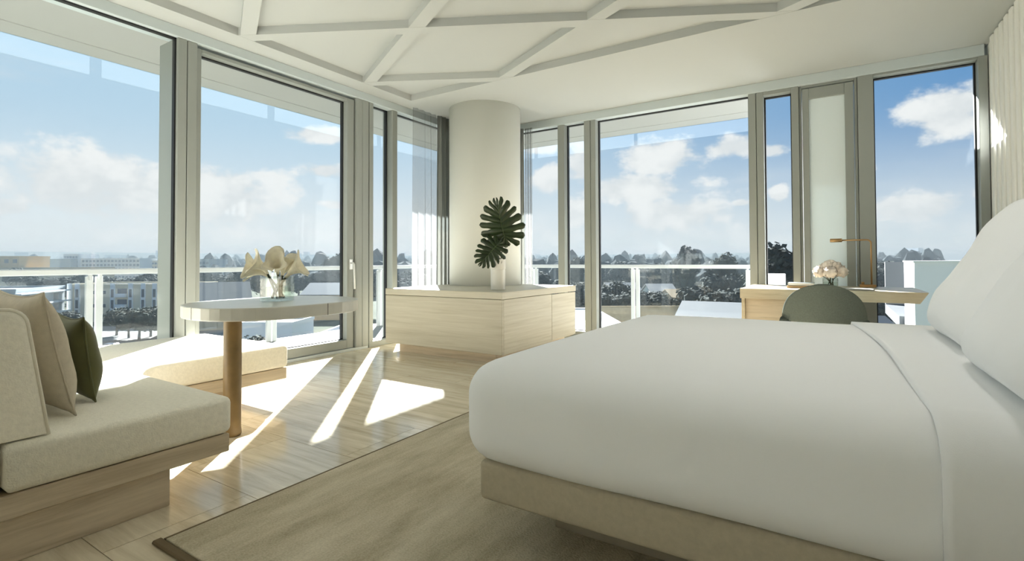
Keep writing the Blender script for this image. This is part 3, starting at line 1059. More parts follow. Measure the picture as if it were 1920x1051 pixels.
def frame(origin, xdir, ydir):
    x = Vector(xdir).normalized(); y = Vector(ydir)
    y = (y - x * y.dot(x)).normalized()
    z = x.cross(y)
    return Matrix(((x.x, y.x, z.x, origin[0]), (x.y, y.y, z.y, origin[1]), (x.z, y.z, z.z, origin[2]), (0, 0, 0, 1)))


right3, fwd3 = Vector((.844, .536, 0)), Vector((-.536, .844, 0))
# upper leaf: notch low, tip up to the right of the column
M1 = frame(right3 * .075 + Vector((0, 0, .365)), right3 * .95 + Vector((0, 0, .20)) - fwd3 * .1, Vector((0, 0, 1)) - right3 * .20 - fwd3 * .35)
monstera('larger monstera leaf standing upright above the white vase', M1, .41, .30, 3, Vector((.1, .1, 0)))
# lower leaf: hangs forward, tip down towards the camera side
M2 = frame(right3 * -.005 + Vector((0, 0, .285)) - fwd3 * .06, right3 * -.72 + Vector((0, 0, .62)), Vector((0, 0, -1)) * .62 - right3 * .72 - fwd3 * .35)
monstera('smaller monstera leaf drooping over the white vase rim', M2, .29, .40, 8, Vector((-.1, .1, 0)))


# ---- curtains
def drape(name, label, mat, path, z0, z1, amp, waves, spread=1.0, seed=0, cat='curtain'):
    """Hanging cloth along a straight path with folds that loosen towards the hem."""
    a, b = Vector(path[0]), Vector(path[1])
    d = (b - a); ln = d.length; d.normalize()
    nrm = Vector((-d.y, d.x))
    nu, nz = waves * 12, 12
    V, F = [], []
    rnd = random.Random(seed)
    ph = [rnd.uniform(-.5, .5) for _ in range(waves + 2)]
    for k in range(nz + 1):
        t = k / nz
        z = z1 + (z0 - z1) * t
        for i in range(nu + 1):
            u = i / nu
            w = u * waves
            s = math.sin(2 * math.pi * w + ph[int(w)] * .8 + .5 * math.sin(2.2 * t + w))
            A = amp * (.65 + .5 * t) * (1 + .3 * ph[int(w)])
            p = a + d * (ln * (u - .5) * (1 + .05 * t * spread) + ln * .5 + amp * .35 * math.cos(4 * math.pi * w)) + nrm * (s * A)
            V.append((p.x, p.y, z))
    for k in range(nz):
        for i in range(nu):
            q = k * (nu + 1) + i
            F.append([q, q + 1, q + nu + 2, q + nu + 1])
    o = mk(name, V, F, mat, None, True)
    s = o.modifiers.new('thick', 'SOLIDIFY'); s.thickness = .0012
    tag(o, label, cat)
    return o


drape('sheer_curtain', 'white sheer curtain hanging on the left glass wall', 'sheer_voile', ((-4.70, 4.96), (-4.70, 5.42)), .01, 3.105, .022, 4, 1.0, 2)
drape('blackout_curtain', 'grey opaque drape bunched between the left sheer and the column', 'drape_grey', ((-4.675, 5.44), (-4.675, 6.10)), .01, 3.105, .035, 8, .3, 5)
drape('sheer_curtain', 'white sheer curtain bunched right of the column', 'sheer_voile', ((-3.83, 6.385), (-3.70, 6.385)), .01, 2.998, .022, 3, .3, 7)
drape('blackout_curtain', 'grey opaque drape sliver right of the column', 'drape_grey', ((-4.24, 6.37), (-3.845, 6.37)), .01, 2.998, .028, 6, .2, 9)

# ---- bed
bed = root('bed', (0.1, 2.5, 0), 'low upholstered bed base floating on a recessed plinth', 'bed')
box('base_frame', (-1.112, 1.520, .180), (1.235, 3.50, .322), 'bed_fabric', bed, .018, 3, True)
box('plinth', (-.93, 1.775, .0165), (1.20, 3.25, .1795), 'bed_plinth_wood', bed)
box('mattress', (-1.06, 1.58, .3225), (1.22, 3.44, .58), 'bed_linen', bed, .05, 3, True)
box('headboard', (1.17, 1.30, .3225), (1.25, 3.70, 1.10), 'bed_fabric', bed, .02, 3, True)
duv = root('duvet', (0, 2.5, .32), 'smooth white duvet over the bed with its top sheet turned down', 'duvet')
v, f = rounded_vf((-1.175, 1.455, .312), (1.165, 3.56, .685), (.13, .13, .125), 26, None, .018, .006, 1.0)
mk('cover', v, f, 'bed_linen', duv, True)
def fold_vf(y0, y1, zb, z1, r, dome, x_far, x_near, x_end, hx, n=10, nx=24):
    sec = [(y0, zb)]
    for i in range(n + 1):
        a = R(180 - 90 * i / n); sec.append((y0 + r + r * math.cos(a), z1 - r + r * math.sin(a)))
    for i in range(1, 24):
        sec.append((y0 + r + (y1 - y0 - 2 * r) * i / 24, z1))
    for i in range(n + 1):
        a = R(90 - 90 * i / n); sec.append((y1 - r + r * math.cos(a), z1 - r + r * math.sin(a)))
    sec.append((y1, zb))
    V, F = [], []
    yc, hy = (y0 + y1) / 2, (y1 - y0) / 2
    for k in range(nx + 1):
        for y, z in sec:
            xs = x_far + (x_near - x_far) * min(1, max(0, (y1 - y) / (y1 - y0))) + .012 * math.sin(3.1 * y)
            x = xs + (x_end - xs) * (k / nx) ** 1.2
            dz = dome * (1 - (x / hx) ** 2) * (1 - ((y - yc) / hy) ** 2) if z > (zb + z1) / 2 else 0
            V.append((x, y, z + dz))
    m = len(sec)
    for k in range(nx):
        for j in range(m - 1):
            q = k * m + j
            F.append([q, q + m, q + m + 1, q + 1])
    return V, F


v, f = fold_vf(1.441, 3.574, .325, .699, .125, .018, .085, .205, 1.10, 1.17)
fo = mk('turned_down_sheet', v, f, 'bed_linen', duv, True)
s = fo.modifiers.new('thick', 'SOLIDIFY'); s.thickness = .012; s.offset = -1
tag(fo, 'white top sheet folded back over the duvet')


def bed_pillow(label, w, h, t, loc, tilt, rz, seed):
    r_ = root('bed_pillow', loc, label, 'pillow', 'white pillows at the bed head', local=True)
    r_.rotation_euler = (R(tilt), 0, R(rz))
    V, F = pillow_vf(w, h, t, 28, .03, seed, 7.5)
    V = [(x * (1 - .10 * z / h), y * (1.22 - .50 * z / h), z) for x, y, z in V]
    mk('pillowcase', V, F, 'bed_linen', r_, True, center=False)
    return r_


bed_pillow('white front pillow on the window side of the bed', 1.00, .70, .27, (.455, 2.74, .676), -25, 90 + 180, 2.0)
bed_pillow('white front pillow nearest, on the near side of the bed', 1.14, .70, .28, (.425, 1.70, .672), -25, 90 + 180, 5.0)
bed_pillow('white back pillow standing against the headboard on the window side', .95, .52, .22, (.92, 2.92, .700), -14, 90 + 180, 7.0)
bed_pillow('white back pillow standing against the headboard on the near side', .95, .52, .22, (.92, 1.85, .700), -14, 90 + 180, 9.0)

# ---- desk
DZ = .775
desk = root('desk', (-.1, 5.9, 0), 'travertine desk with one panel leg in front of the frosted vent', 'desk')
# top: right end raked back underneath
V = [(-.785, 5.42, DZ - .095), (.605, 5.42, DZ - .095), (.665, 5.42, DZ), (-.785, 5.42, DZ),
     (-.785, 6.42, DZ - .095), (.605, 6.42, DZ - .095), (.665, 6.42, DZ), (-.785, 6.42, DZ)]
F = [[0, 1, 2, 3], [5, 4, 7, 6], [3, 2, 6, 7], [0, 4, 5, 1], [1, 5, 6, 2], [0, 3, 7, 4]]
mk('desk_top', V, F, 'desk_travertine', desk)
box('leg_panel', (-.775, 5.44, 0), (-.745, 6.40, DZ - .096), 'desk_travertine', desk, .003, 1)
box('pedestal', (-.744, 5.475, .02), (-.30, 6.38, DZ - .097), 'sofa_travertine', desk, .003, 1)

# ---- desk chair
ch = root('desk_chair', (-.08, 5.02, 0), 'grey-green upholstered desk chair with a rounded back', 'chair', local=True)
ch.rotation_euler = (0, 0, R(2))


def shell_vf(w, h, thick, z0, depth, bow, n=26, hole=None):
    """Curved back: outline wide at mid height, rounded on top; arcs round the sitter (towards +Y at the sides)."""
    rows = 20
    V, F = [], []
    for s in (0, 1):
        for j in range(rows + 1):
            t = j / rows
            z = z0 + h * t
            # half width profile
            hw_ = w / 2 * (max(0.0, 1 - t ** 3.0) ** .54 * .93 + .07 * (1 - t))
            hw_ = max(hw_, w * .06)
            for i in range(n + 1):
                u = -1 + 2 * i / n
                x = u * hw_
                y = depth * (x / (w / 2)) ** 2 - bow * t
                y += thick * s * (1 - .55 * abs(u) ** 4)
                V.append((x, y, z))
    m = (rows + 1) * (n + 1)
    for s in (0, 1):
        for j in range(rows):
            for i in range(n):
                q = s * m + j * (n + 1) + i
                f = [q, q + 1, q + n + 2, q + n + 1]
                F.append(f if s == 0 else f[::-1])
    ring = [i for i in range(n + 1)] + [(j) * (n + 1) + n for j in range(1, rows + 1)] + [rows * (n + 1) + i for i in range(n - 1, -1, -1)] + [j * (n + 1) for j in range(rows - 1, 0, -1)]
    for k in range(len(ring)):
        a, b = ring[k], ring[(k + 1) % len(ring)]
        F.append([a, a + m, b + m, b])
    return V, F


v, f = shell_vf(.64, .335, .05, .515, .16, .07)
bk = mk('backrest', v, f, 'chair_fabric', ch, True, center=False)
# arms that carry the back down round the seat, leaving an opening in the middle
for sg in (-1, 1):
    pts = [(sg * .285, .125, .53), (sg * .30, .15, .47), (sg * .295, .19, .42), (sg * .25, .25, .40)]
    v, f = tube_vf(pts, [.045, .05, .05, .04], 12)
    mk('arm_support', v, f, 'chair_fabric', ch, True, center=False)
v, f = rounded_vf((-.29, .02, .37), (.29, .56, .475), (.16, .16, .045), 12, None, .02)
mk('seat', v, f, 'chair_fabric', ch, True, center=False)
v, f = tube_vf([(.24 * math.sin(a), .05 - .035 * math.cos(a) + .04, .492) for a in [R(q) for q in range(-80, 81, 16)]], .012, 8)
tag(mk('lower_rim', v, f, 'chair_edge', ch, True, center=False), 'pale lower rim of the back opening')
for sx in (-1, 1):
    for sy_ in (-1, 1):
        v, f = tube_vf([(sx * .17, .29 + sy_ * .15, .38), (sx * .25, .29 + sy_ * .24, 0)], [.016, .010], 10)
        mk('leg', v, f, 'oak', ch, True, center=False)

# ---- things on the desk
lamp = root('desk_lamp', (.30, 6.27, DZ), 'slim brass desk lamp bent at a right angle', 'lamp')
box('base', (.215, 6.225, DZ), (.355, 6.315, DZ + .028), 'brass', lamp, .004, 2)
pts = [(.318, 6.27, DZ + .028), (.318, 6.27, DZ + .44)]
for i in range(7):
    a = R(90 * i / 6)
    pts.append((.318 - .035 + .035 * math.cos(a), 6.27, DZ + .445 + .035 * math.sin(a)))
pts.append((.07, 6.27, DZ + .48))
v, f = tube_vf(pts, .008, 10)
mk('arm', v, f, 'brass', lamp, True)
v, f = xf(lathe_vf([(.012, 0), (.019, .004), (.019, .105), (.012, .108)], 20), Matrix.Translation((.075, 6.27, DZ + .48)) @ Matrix.Rotation(R(-90), 4, 'Y'))
mk('head', v, f, 'brass', lamp, True)
v, f = lathe_vf([(.014, 0), (.014, .022), (.006, .026)], 16, (.245, 6.27, DZ + .028))
mk('switch_knob', v, f, 'brass', lamp, True)

bk1 = box('book', (-.40, 5.74, DZ), (-.14, 5.96, DZ + .024), 'book_tan', None, .002, 1)
tag(bk1, 'tan book at the bottom of the desk pile', 'book', 'books on the desk')
br = root('book', (-.27, 5.85, DZ + .0245), 'grey covered book on top of the desk pile', 'book', 'books on the desk')
V, F = join_vf([box_vf((-.395, 5.75, DZ + .0245), (-.165, 5.95, DZ + .028)), box_vf((-.395, 5.75, DZ + .047), (-.165, 5.95, DZ + .0505)), box_vf((-.395, 5.75, DZ + .028), (-.391, 5.95, DZ + .047))])
mk('cover', V, F, 'book_grey', br)
box('pages', (-.390, 5.754, DZ + .0282), (-.17, 5.946, DZ + .0468), 'paper_white', br)
o = box('notebook', (.03, 5.55, DZ), (.30, 5.80, DZ + .010), 'paper_grey', None, .002, 1); tag(o, 'thin grey notebook lying right of the flowers', 'notebook')
o = box('paper_sheet', (-.62, 5.50, DZ), (-.42, 5.78, DZ + .003), 'paper_white'); tag(o, 'loose white paper lying left of the book pile', 'paper')

# flowers in a low glass
fx, fy = -.035, 6.225
gv = root('glass_vase', (fx, fy, DZ), 'short round glass vase on the desk', 'vase')
v, f = lathe_vf([(.0, .001), (.066, .001), (.070, .006), (.070, .090), (.066, .090), (.066, .010), (.0, .010)], 32, (fx, fy, DZ))
mk('glass_wall', v, f, 'vase_glass', gv, True)
v, f = lathe_vf([(.0, .0105), (.0645, .0105), (.0645, .050), (.0, .050)], 28, (fx, fy, DZ))
mk('water', v, f, 'water', gv, True)


def peony(label, c, rad, seed):
    rnd = random.Random(seed)
    c = Vector(c)
    r_ = root('peony', (fx, fy, DZ + .012), label, 'flower', 'cream peonies on the desk')
    foot = Vector((fx + rnd.uniform(-.03, .03), fy + rnd.uniform(-.03, .03), DZ + .014))
    midp = Vector((fx + (c.x - fx) * .35, fy + (c.y - fy) * .35, DZ + .085))
    v, f = tube_vf([foot, midp, c - Vector((0, 0, rad * .5))], .004, 7)
    mk('stem', v, f, 'stem_green', r_, True)
    V, F = [], []
    n = 46
    for k in range(n):
        zz = 1 - 2 * (k + .5) / n
        if zz < -.75:
            continue
        a = k * 2.39996
        rr = math.sqrt(1 - zz * zz)
        nrm = Vector((rr * math.cos(a), rr * math.sin(a), zz))
        t1 = nrm.cross(Vector((0, 0, 1)) if abs(zz) < .9 else Vector((1, 0, 0))).normalized()
        t2 = nrm.cross(t1)
        tw = rnd.uniform(0, 6.28)
        e1, e2 = t1 * math.cos(tw) + t2 * math.sin(tw), t2 * math.cos(tw) - t1 * math.sin(tw)
        s_ = rad * rnd.uniform(.34, .46)
        r0 = rad * rnd.uniform(.82, 1.0)
        k0 = len(V)
        for i in range(4):
            for j in range(4):
                u, w = -1 + 2 * i / 3, -1 + 2 * j / 3
                q = c + nrm * (r0 - rad * .16 * (u * u) + rad * .22 * (w + 1) * .5) + e1 * u * s_ * (1 - .25 * w * w) + e2 * w * s_
                q += nrm * rad * .05 * math.sin(5 * u + seed)
                V.append(tuple(q))
        for i in range(3):
            for j in range(3):
                q = k0 + i * 4 + j
                F.append([q, q + 1, q + 5, q + 4])
    mk('petals', V, F, 'peony_cream', r_, True)
    v, f = lathe_vf([(0, -rad * .8)] + [(rad * .8 * math.cos(R(a)), rad * .8 * math.sin(R(a))) for a in range(-60, 61, 20)] + [(0, rad * .8)], 14, tuple(c))
    mk('core', v, f, 'peony_cream', r_, True)


for lab, dx, dyy, dz, rad in (('cream peony bloom highest in the middle of the bunch', .0, .0, .215, .062),
                             ('cream peony bloom farthest left in the bunch', -.095, .0, .150, .056),
                             ('cream peony bloom farthest right in the bunch', .092, .0, .155, .058),
                             ('cream peony bloom low at the front of the bunch', .005, -.06, .150, .058),
                             ('cream peony bloom upper left in the bunch', -.055, .02, .185, .055),
                             ('cream peony bloom upper right in the bunch', .058, .015, .190, .055)):
    peony(lab, (fx + dx, fy + dyy, DZ + dz), rad, hash(lab) % 97 if False else int(1000 * (dx + dz)) % 97)

# ================================================================== THE CITY BELOW
GZ = -15.0
plain('asphalt', (0.16, 0.165, 0.17), 0.9, spec=0.1, noise=0.25, nscale=.08)
plain('lawn', (0.075, 0.085, 0.055), 0.95, spec=0.05, noise=0.5, nscale=.03)
plain('pale_paving', (0.17, 0.17, 0.165), 0.9, spec=0.1, noise=0.15, nscale=.1)
plain('cream_render', (0.82, 0.71, 0.52), 0.85, spec=0.1, noise=0.03, nscale=.5)
plain('white_render', (0.82, 0.83, 0.83), 0.85, spec=0.1)
plain('grey_render', (0.42, 0.45, 0.46), 0.85, spec=0.1)
plain('ochre_render', (0.62, 0.42, 0.20), 0.85, spec=0.1)
plain('tan_render', (0.55, 0.42, 0.26), 0.85, spec=0.1, noise=.08, nscale=1.5)
plain('tan_dim', (0.20, 0.15, 0.09), 0.9, spec=0.1)
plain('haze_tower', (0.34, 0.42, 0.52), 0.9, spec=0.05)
plain('roof_dark', (0.10, 0.11, 0.12), 0.85, spec=0.1)
plain('roof_white', (0.20, 0.205, 0.21), 0.8, spec=0.1)
plain('roof_grey', (0.20, 0.21, 0.22), 0.85, spec=0.1)
plain('city_glass', (0.06, 0.08, 0.11), 0.25, spec=0.5)
plain('far_window', (0.12, 0.15, 0.19), 0.4)
plain('foliage_dark', (0.026, 0.034, 0.030), 0.9, spec=0.1, noise=0.4, nscale=.6)
plain('foliage_grey', (0.050, 0.060, 0.048), 0.9, spec=0.1, noise=0.4, nscale=.6)
plain('foliage_far', (0.030, 0.040, 0.045), 0.95, spec=0.05, noise=0.4, nscale=.05)
plain('foliage_autumn', (0.22, 0.15, 0.06), 0.9, spec=0.1, noise=0.3, nscale=.6)
plain('bark', (0.08, 0.07, 0.06), 0.9)
plain('car_white', (0.75, 0.75, 0.75), 0.3)
plain('car_grey', (0.20, 0.21, 0.23), 0.3)
plain('tyre', (0.02, 0.02, 0.02), 0.8)

FW, RT = Vector((-.5358, .8443, 0)), Vector((.8443, .5358, 0))


def spot(u, d, z=GZ):
    """Ground point at depth d (m) along the view axis, bearing tangent u/951 to its right (u in thousandths-like units)."""
    return FW * d + RT * ((u - 960) / 951.0 * d) + Vector((0, 0, z))


ground = root('ground', (0, 0, GZ), 'hazy streets and lawns of the low town', None, None, 'structure')
V = [(-6000, -300, GZ), (3000, -300, GZ), (3000, 7000, GZ), (-6000, 7000, GZ)]
mk('lawn', V, [[0, 1, 2, 3]], 'lawn', ground)


def patch(name, pts, mat, z):
    V = [tuple(Vector((p.x, p.y, GZ + z))) for p in pts]
    V += [tuple(Vector((p.x, p.y, GZ - .3))) for p in pts]
    n = len(pts)
    F = [list(range(n))] + [[i, i + n, (i + 1) % n + n, (i + 1) % n] for i in range(n)]
    mk(name, V, F, mat, ground)


patch('street', [spot(-700, 62), spot(900, 62), spot(900, 82), spot(-700, 82)], 'asphalt', .04)
patch('car_park', [spot(-300, 83), spot(420, 83), spot(420, 128), spot(-300, 128)], 'pale_paving', .06)
patch('pavement', [spot(420, 40), spot(1180, 40), spot(1180, 60), spot(420, 60)], 'pale_paving', .06)
patch('street', [spot(600, 100), spot(1330, 100), spot(1330, 112), spot(600, 112)], 'asphalt', .05)
patch('driveway', [spot(1640, 16), spot(1800, 16), spot(1700, 60), spot(1670, 60)], 'pale_paving', .06)


def building(name, label, u0, u1, d0, depth, z1, wall, roof='roof_grey', cat='building', rows=0, cols=0, win=None, skew=0.0, z0=GZ, parapet=.6, group=None, far=False, wmat='city_glass', d1=None):
    """Flat-roofed block whose face runs from bearing u0 (depth d0) to bearing u1 (depth d1)."""
    a, b = spot(u0, d0, z0), spot(u1, d1 if d1 else d0, z0)
    ax = (b - a); w = ax.length; ax.normalize()
    r_ = root(name, (a + b) / 2, label, cat, group, local=True)
    r_.rotation_euler = (0, 0, math.atan2(ax.y, ax.x))
    h = z1 - z0
    box('walls', (-w / 2, 0, 0), (w / 2, depth, h), wall, r_)
    if parapet:
        V, F = join_vf([box_vf((-w / 2 - .15, -.15, h), (w / 2 + .15, .15, h + parapet)), box_vf((-w / 2 - .15, depth - .15, h), (w / 2 + .15, depth + .15, h + parapet)),
                        box_vf((-w / 2 - .15, .15, h), (-w / 2 + .15, depth - .15, h + parapet)), box_vf((w / 2 - .15, .15, h), (w / 2 + .15, depth - .15, h + parapet))])
        mk('parapet', V, F, wall, r_)
    box('roof', (-w / 2 + .15, .15, h), (w / 2 - .15, depth - .15, h + .12), roof, r_)
    if rows and cols:
        sw, sh = win
        fl_h = h / rows
        cells = [(-w / 2 + w * (c + .5) / cols, fl_h * (q + .5)) for q in range(rows) for c in range(cols)]
        if far:
            V, F = join_vf([box_vf((x - sw / 2, -.12, z - sh / 2), (x + sw / 2, .05, z + sh / 2)) for x, z in cells])
            tag(mk('windows', V, F, 'far_window', r_), None, None, None, 'stuff')
        else:
            v, f = box_vf((-sw / 2, -.06, -sh / 2), (sw / 2, .05, sh / 2))
            me = bpy.data.meshes.new('window'); me.from_pydata(v, [], f); me.materials.append(MAT[wmat])
            for x, z in cells:
                o = bpy.data.objects.new('window', me); COL.objects.link(o); o.parent = r_; o.location = (x, 0, z)
    return r_, w, h


# cream apartment house left of the big mullion
cb_, w, h = building('apartment_house', 'cream three-storey apartment house with white pilasters behind the left railing', 128, 352, 138, 14, -5.3, 'cream_render', 'roof_white')
for t in (.02, .085, .38, .53, .635, .73, .86, .98):
    box('pilaster', (-w / 2 + w * t - .62, -.35, 0), (-w / 2 + w * t + .62, 0, h + .7), 'white_render', cb_)
v, f = box_vf((-.36, -.42, -1.1), (.36, -.36, 1.1)); wm = bpy.data.meshes.new('window'); wm.from_pydata(v, [], f); wm.materials.append(MAT['city_glass'])
for t in (.085, .38, .53, .635, .73, .98):
    for q in (.22, .50, .80):
        o = bpy.data.objects.new('window', wm); COL.objects.link(o); o.parent = cb_; o.location = (-w / 2 + w * t, 0, h * q)
v, f = box_vf((-.9, -.05, -.45), (.9, .05, .45)); wm2 = bpy.data.meshes.new('window'); wm2.from_pydata(v, [], f); wm2.materials.append(MAT['city_glass'])
for t in (.20, .29, .80, .92):
    for q in (.45, .82):
        o = bpy.data.objects.new('window', wm2); COL.objects.link(o); o.parent = cb_; o.location = (-w / 2 + w * t, 0, h * q)
for k, q in enumerate((.10, .40, .70)):
    lg_ = box('loggia', (-w / 2 + w * .455 - 1.3, -.04, h * q), (-w / 2 + w * .455 + 1.3, .02, h * q + 2.2), 'city_glass', cb_)
    box('balcony_front', (-w / 2 + w * .455 - 1.35, -.9, h * q - .1), (-w / 2 + w * .455 + 1.35, -.05, h * q + .85), 'white_render', lg_)
# its shaded wing with long balconies
wg, w, h = building('apartment_wing', 'grey-white wing with long balcony slabs left of the cream apartment house', 30, 122, 118, 16, -5.6, 'grey_render', 'roof_white', d1=137)
for k in range(4):
    box('balcony_slab', (-w / 2 - .3, -1.3, h * k / 3.4 + .3), (w / 2 + .3, -.01, h * k / 3.4 + .62), 'white_render', wg)
for k in range(3):
    for t in (.2, .5, .8):
        box('window', (-w / 2 + w * t - 1.1, -.06, h * k / 3.4 + .9), (-w / 2 + w * t + 1.1, .02, h * k / 3.4 + 2.7), 'city_glass', wg)
building('ochre_building', 'ochre building with large windows at the far left edge', -60, 36, 300, 20, 4.6, 'ochre_render', 'roof_grey', rows=4, cols=6, win=(2.6, 2.2))
building('long_hall', 'long low tan hall in front of the far apartment blocks', -60, 168, 285, 18, -2.2, 'tan_render', 'roof_grey')
building('grey_block', 'grey windowless block left of the white apartment slab', 86, 132, 388, 6, 3.5, 'grey_render', 'roof_grey')
building('apartment_slab', 'white apartment slab with a stepped top on the left skyline', 119, 146, 395, 20, 7.3, 'white_render', 'roof_grey', rows=6, cols=5, win=(1.8, 1.6), far=True)
building('apartment_slab', 'long white apartment slab with rows of balconies on the left skyline', 146, 262, 398, 20, 3.9, 'white_render', 'roof_grey', rows=6, cols=17, win=(1.9, 1.7), far=True)
building('apartment_slab', 'low cream apartment slab right of the long white one', 255, 312, 412, 7, 2.0, 'cream_render', 'roof_grey', rows=5, cols=10, win=(1.7, 1.5), far=True)
building('town_house', 'grey-white flat-roofed block seen just right of the big mullion', 366, 392, 300, 20, 2.4, 'grey_render', 'roof_grey', rows=5, cols=4, win=(1.6, 1.5), far=True)
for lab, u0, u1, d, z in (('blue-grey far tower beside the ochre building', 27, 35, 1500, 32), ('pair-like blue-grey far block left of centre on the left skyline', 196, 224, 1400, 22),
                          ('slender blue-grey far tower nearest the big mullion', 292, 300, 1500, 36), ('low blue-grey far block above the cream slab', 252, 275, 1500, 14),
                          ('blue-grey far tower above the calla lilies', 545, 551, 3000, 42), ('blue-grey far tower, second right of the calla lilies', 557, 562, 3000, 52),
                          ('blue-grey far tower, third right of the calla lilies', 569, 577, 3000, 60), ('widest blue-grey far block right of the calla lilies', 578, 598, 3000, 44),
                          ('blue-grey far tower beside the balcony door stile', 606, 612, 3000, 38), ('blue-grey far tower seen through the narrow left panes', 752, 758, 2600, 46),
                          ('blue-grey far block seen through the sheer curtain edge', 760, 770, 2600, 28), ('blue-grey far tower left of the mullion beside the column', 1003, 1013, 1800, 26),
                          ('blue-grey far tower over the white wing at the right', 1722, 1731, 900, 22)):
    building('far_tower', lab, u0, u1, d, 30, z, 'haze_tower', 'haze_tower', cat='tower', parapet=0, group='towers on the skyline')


def house(name, label, u0, u1, d, depth, eave, ridge, wall, roof, d1=None, over=.5, windows=0):
    a, b = spot(u0, d), spot(u1, d1 or d)
    ax = (b - a); w = ax.length; ax.normalize()
    r_ = root(name, (a + b) / 2, label, 'house', local=True)
    r_.rotation_euler = (0, 0, math.atan2(ax.y, ax.x))
    h, e = ridge - GZ, eave - GZ
    V = [(-w / 2, 0, 0), (w / 2, 0, 0), (w / 2, depth, 0), (-w / 2, depth, 0), (-w / 2, 0, e), (w / 2, 0, e), (w / 2, depth, e), (-w / 2, depth, e), (-w / 2, depth / 2, h), (w / 2, depth / 2, h)]
    F = [[0, 1, 5, 4], [2, 3, 7, 6], [1, 2, 6, 9, 5], [3, 0, 4, 8, 7]]
    mk('walls', V, F, wall, r_)
    o = over
    sl = (h - e) / (depth / 2)
    V = []
    for x in (-w / 2 - o, w / 2 + o):
        for y, z in ((-o, e - sl * o), (depth / 2, h), (depth + o, e - sl * o)):
            V += [(x, y, z + .02), (x, y, z + .25)]
    F = [[1, 3, 9, 7], [3, 5, 11, 9], [0, 6, 8, 2], [2, 8, 10, 4], [0, 1, 7, 6], [4, 10, 11, 5], [0, 2, 3, 1], [2, 4, 5, 3], [6, 7, 9, 8], [8, 9, 11, 10]]
    mk('roof', V, F, roof, r_)
    for k in range(windows):
        x = -w / 2 + w * (k + .5) / windows
        box('window', (x - .7, -.06, e * .45), (x + .7, .03, e * .45 + 1.3), 'city_glass', r_)
    return r_


house('dark_roofed_house', 'tan house with a long dark roof behind the balcony door', 366, 470, 118, 18, -8.6, -4.2, 'tan_render', 'roof_dark', d1=124, windows=5)
house('tiled_house', 'ochre house right of the glass vase beyond the railing', 566, 650, 140, 14, -8.0, -5.2, 'ochre_render', 'roof_grey', windows=3)
building('white_store', 'white flat store with a wide window low behind the table', 560, 668, 52, 14, -7.6, 'white_render', 'roof_white', rows=1, cols=3, win=(2.0, 1.6))
building('pale_shed', 'pale blue-white shed below the dark roofed house', 452, 548, 92, 10, -10.4, 'white_render', 'roof_white')
house('white_roofed_house', 'white roofed house in front of the tall trees past the bed', 1262, 1386, 66, 15, -7.6, -4.9, 'white_render', 'roof_white', d1=62, windows=5)
building('flat_white_roof', 'large flat white roof low at the left of the wide pane', 1105, 1182, 40, 18, -4.6, 'white_render', 'roof_white', parapet=.3)
house('white_cottage', 'small white roofed cottage behind the dark hedge trees', 1140, 1200, 165, 10, -8.6, -6.4, 'white_render', 'roof_white', windows=2)
house('white_cottage', 'white roofed cottage right of the rail post in the wide pane', 1222, 1268, 150, 11, -8.4, -6.2, 'white_render', 'roof_white', windows=2)
house('tan_house', 'tan house half hidden by trees above the white roof', 1262, 1312, 138, 12, -9.0, -7.2, 'tan_dim', 'tan_dim', windows=2)
building('tan_wall', 'long tan boundary wall below the hedge trees in the wide pane', 1120, 1300, 96, .5, -7.6, 'tan_render', 'tan_render', cat='wall', parapet=0)
# hotel wing at the right
hw_ = root('hotel_wing', (4.0, 15, GZ), 'tall blank white hotel wing beside the bed pillows', 'building')
box('walls', (1.47, 14.0, GZ), (7.5, 15.9, 1.00), 'white_render', hw_)
box('coping', (1.45, 13.98, 1.00), (7.52, 15.92, 1.03), 'white_render', hw_)
ht = root('hotel_terrace', (1.8, 20, GZ), 'white terrace parapet behind the hotel wing edge', 'terrace')
box('parapet', (1.37, 20.0, -.35), (2.6, 20.2, .985), 'roof_grey', ht)
box('slab', (1.37, 16.0, -.65), (2.6, 20.2, -.36), 'roof_dark', ht)
box('column', (2.25, 17.6, GZ), (2.55, 18.0, -.651), 'white_render', ht)
house('grey_gabled_house', 'grey gabled house seen under the desk end', 1660, 1720, 48, 10, -7.5, -5.0, 'grey_render', 'roof_white', windows=2)


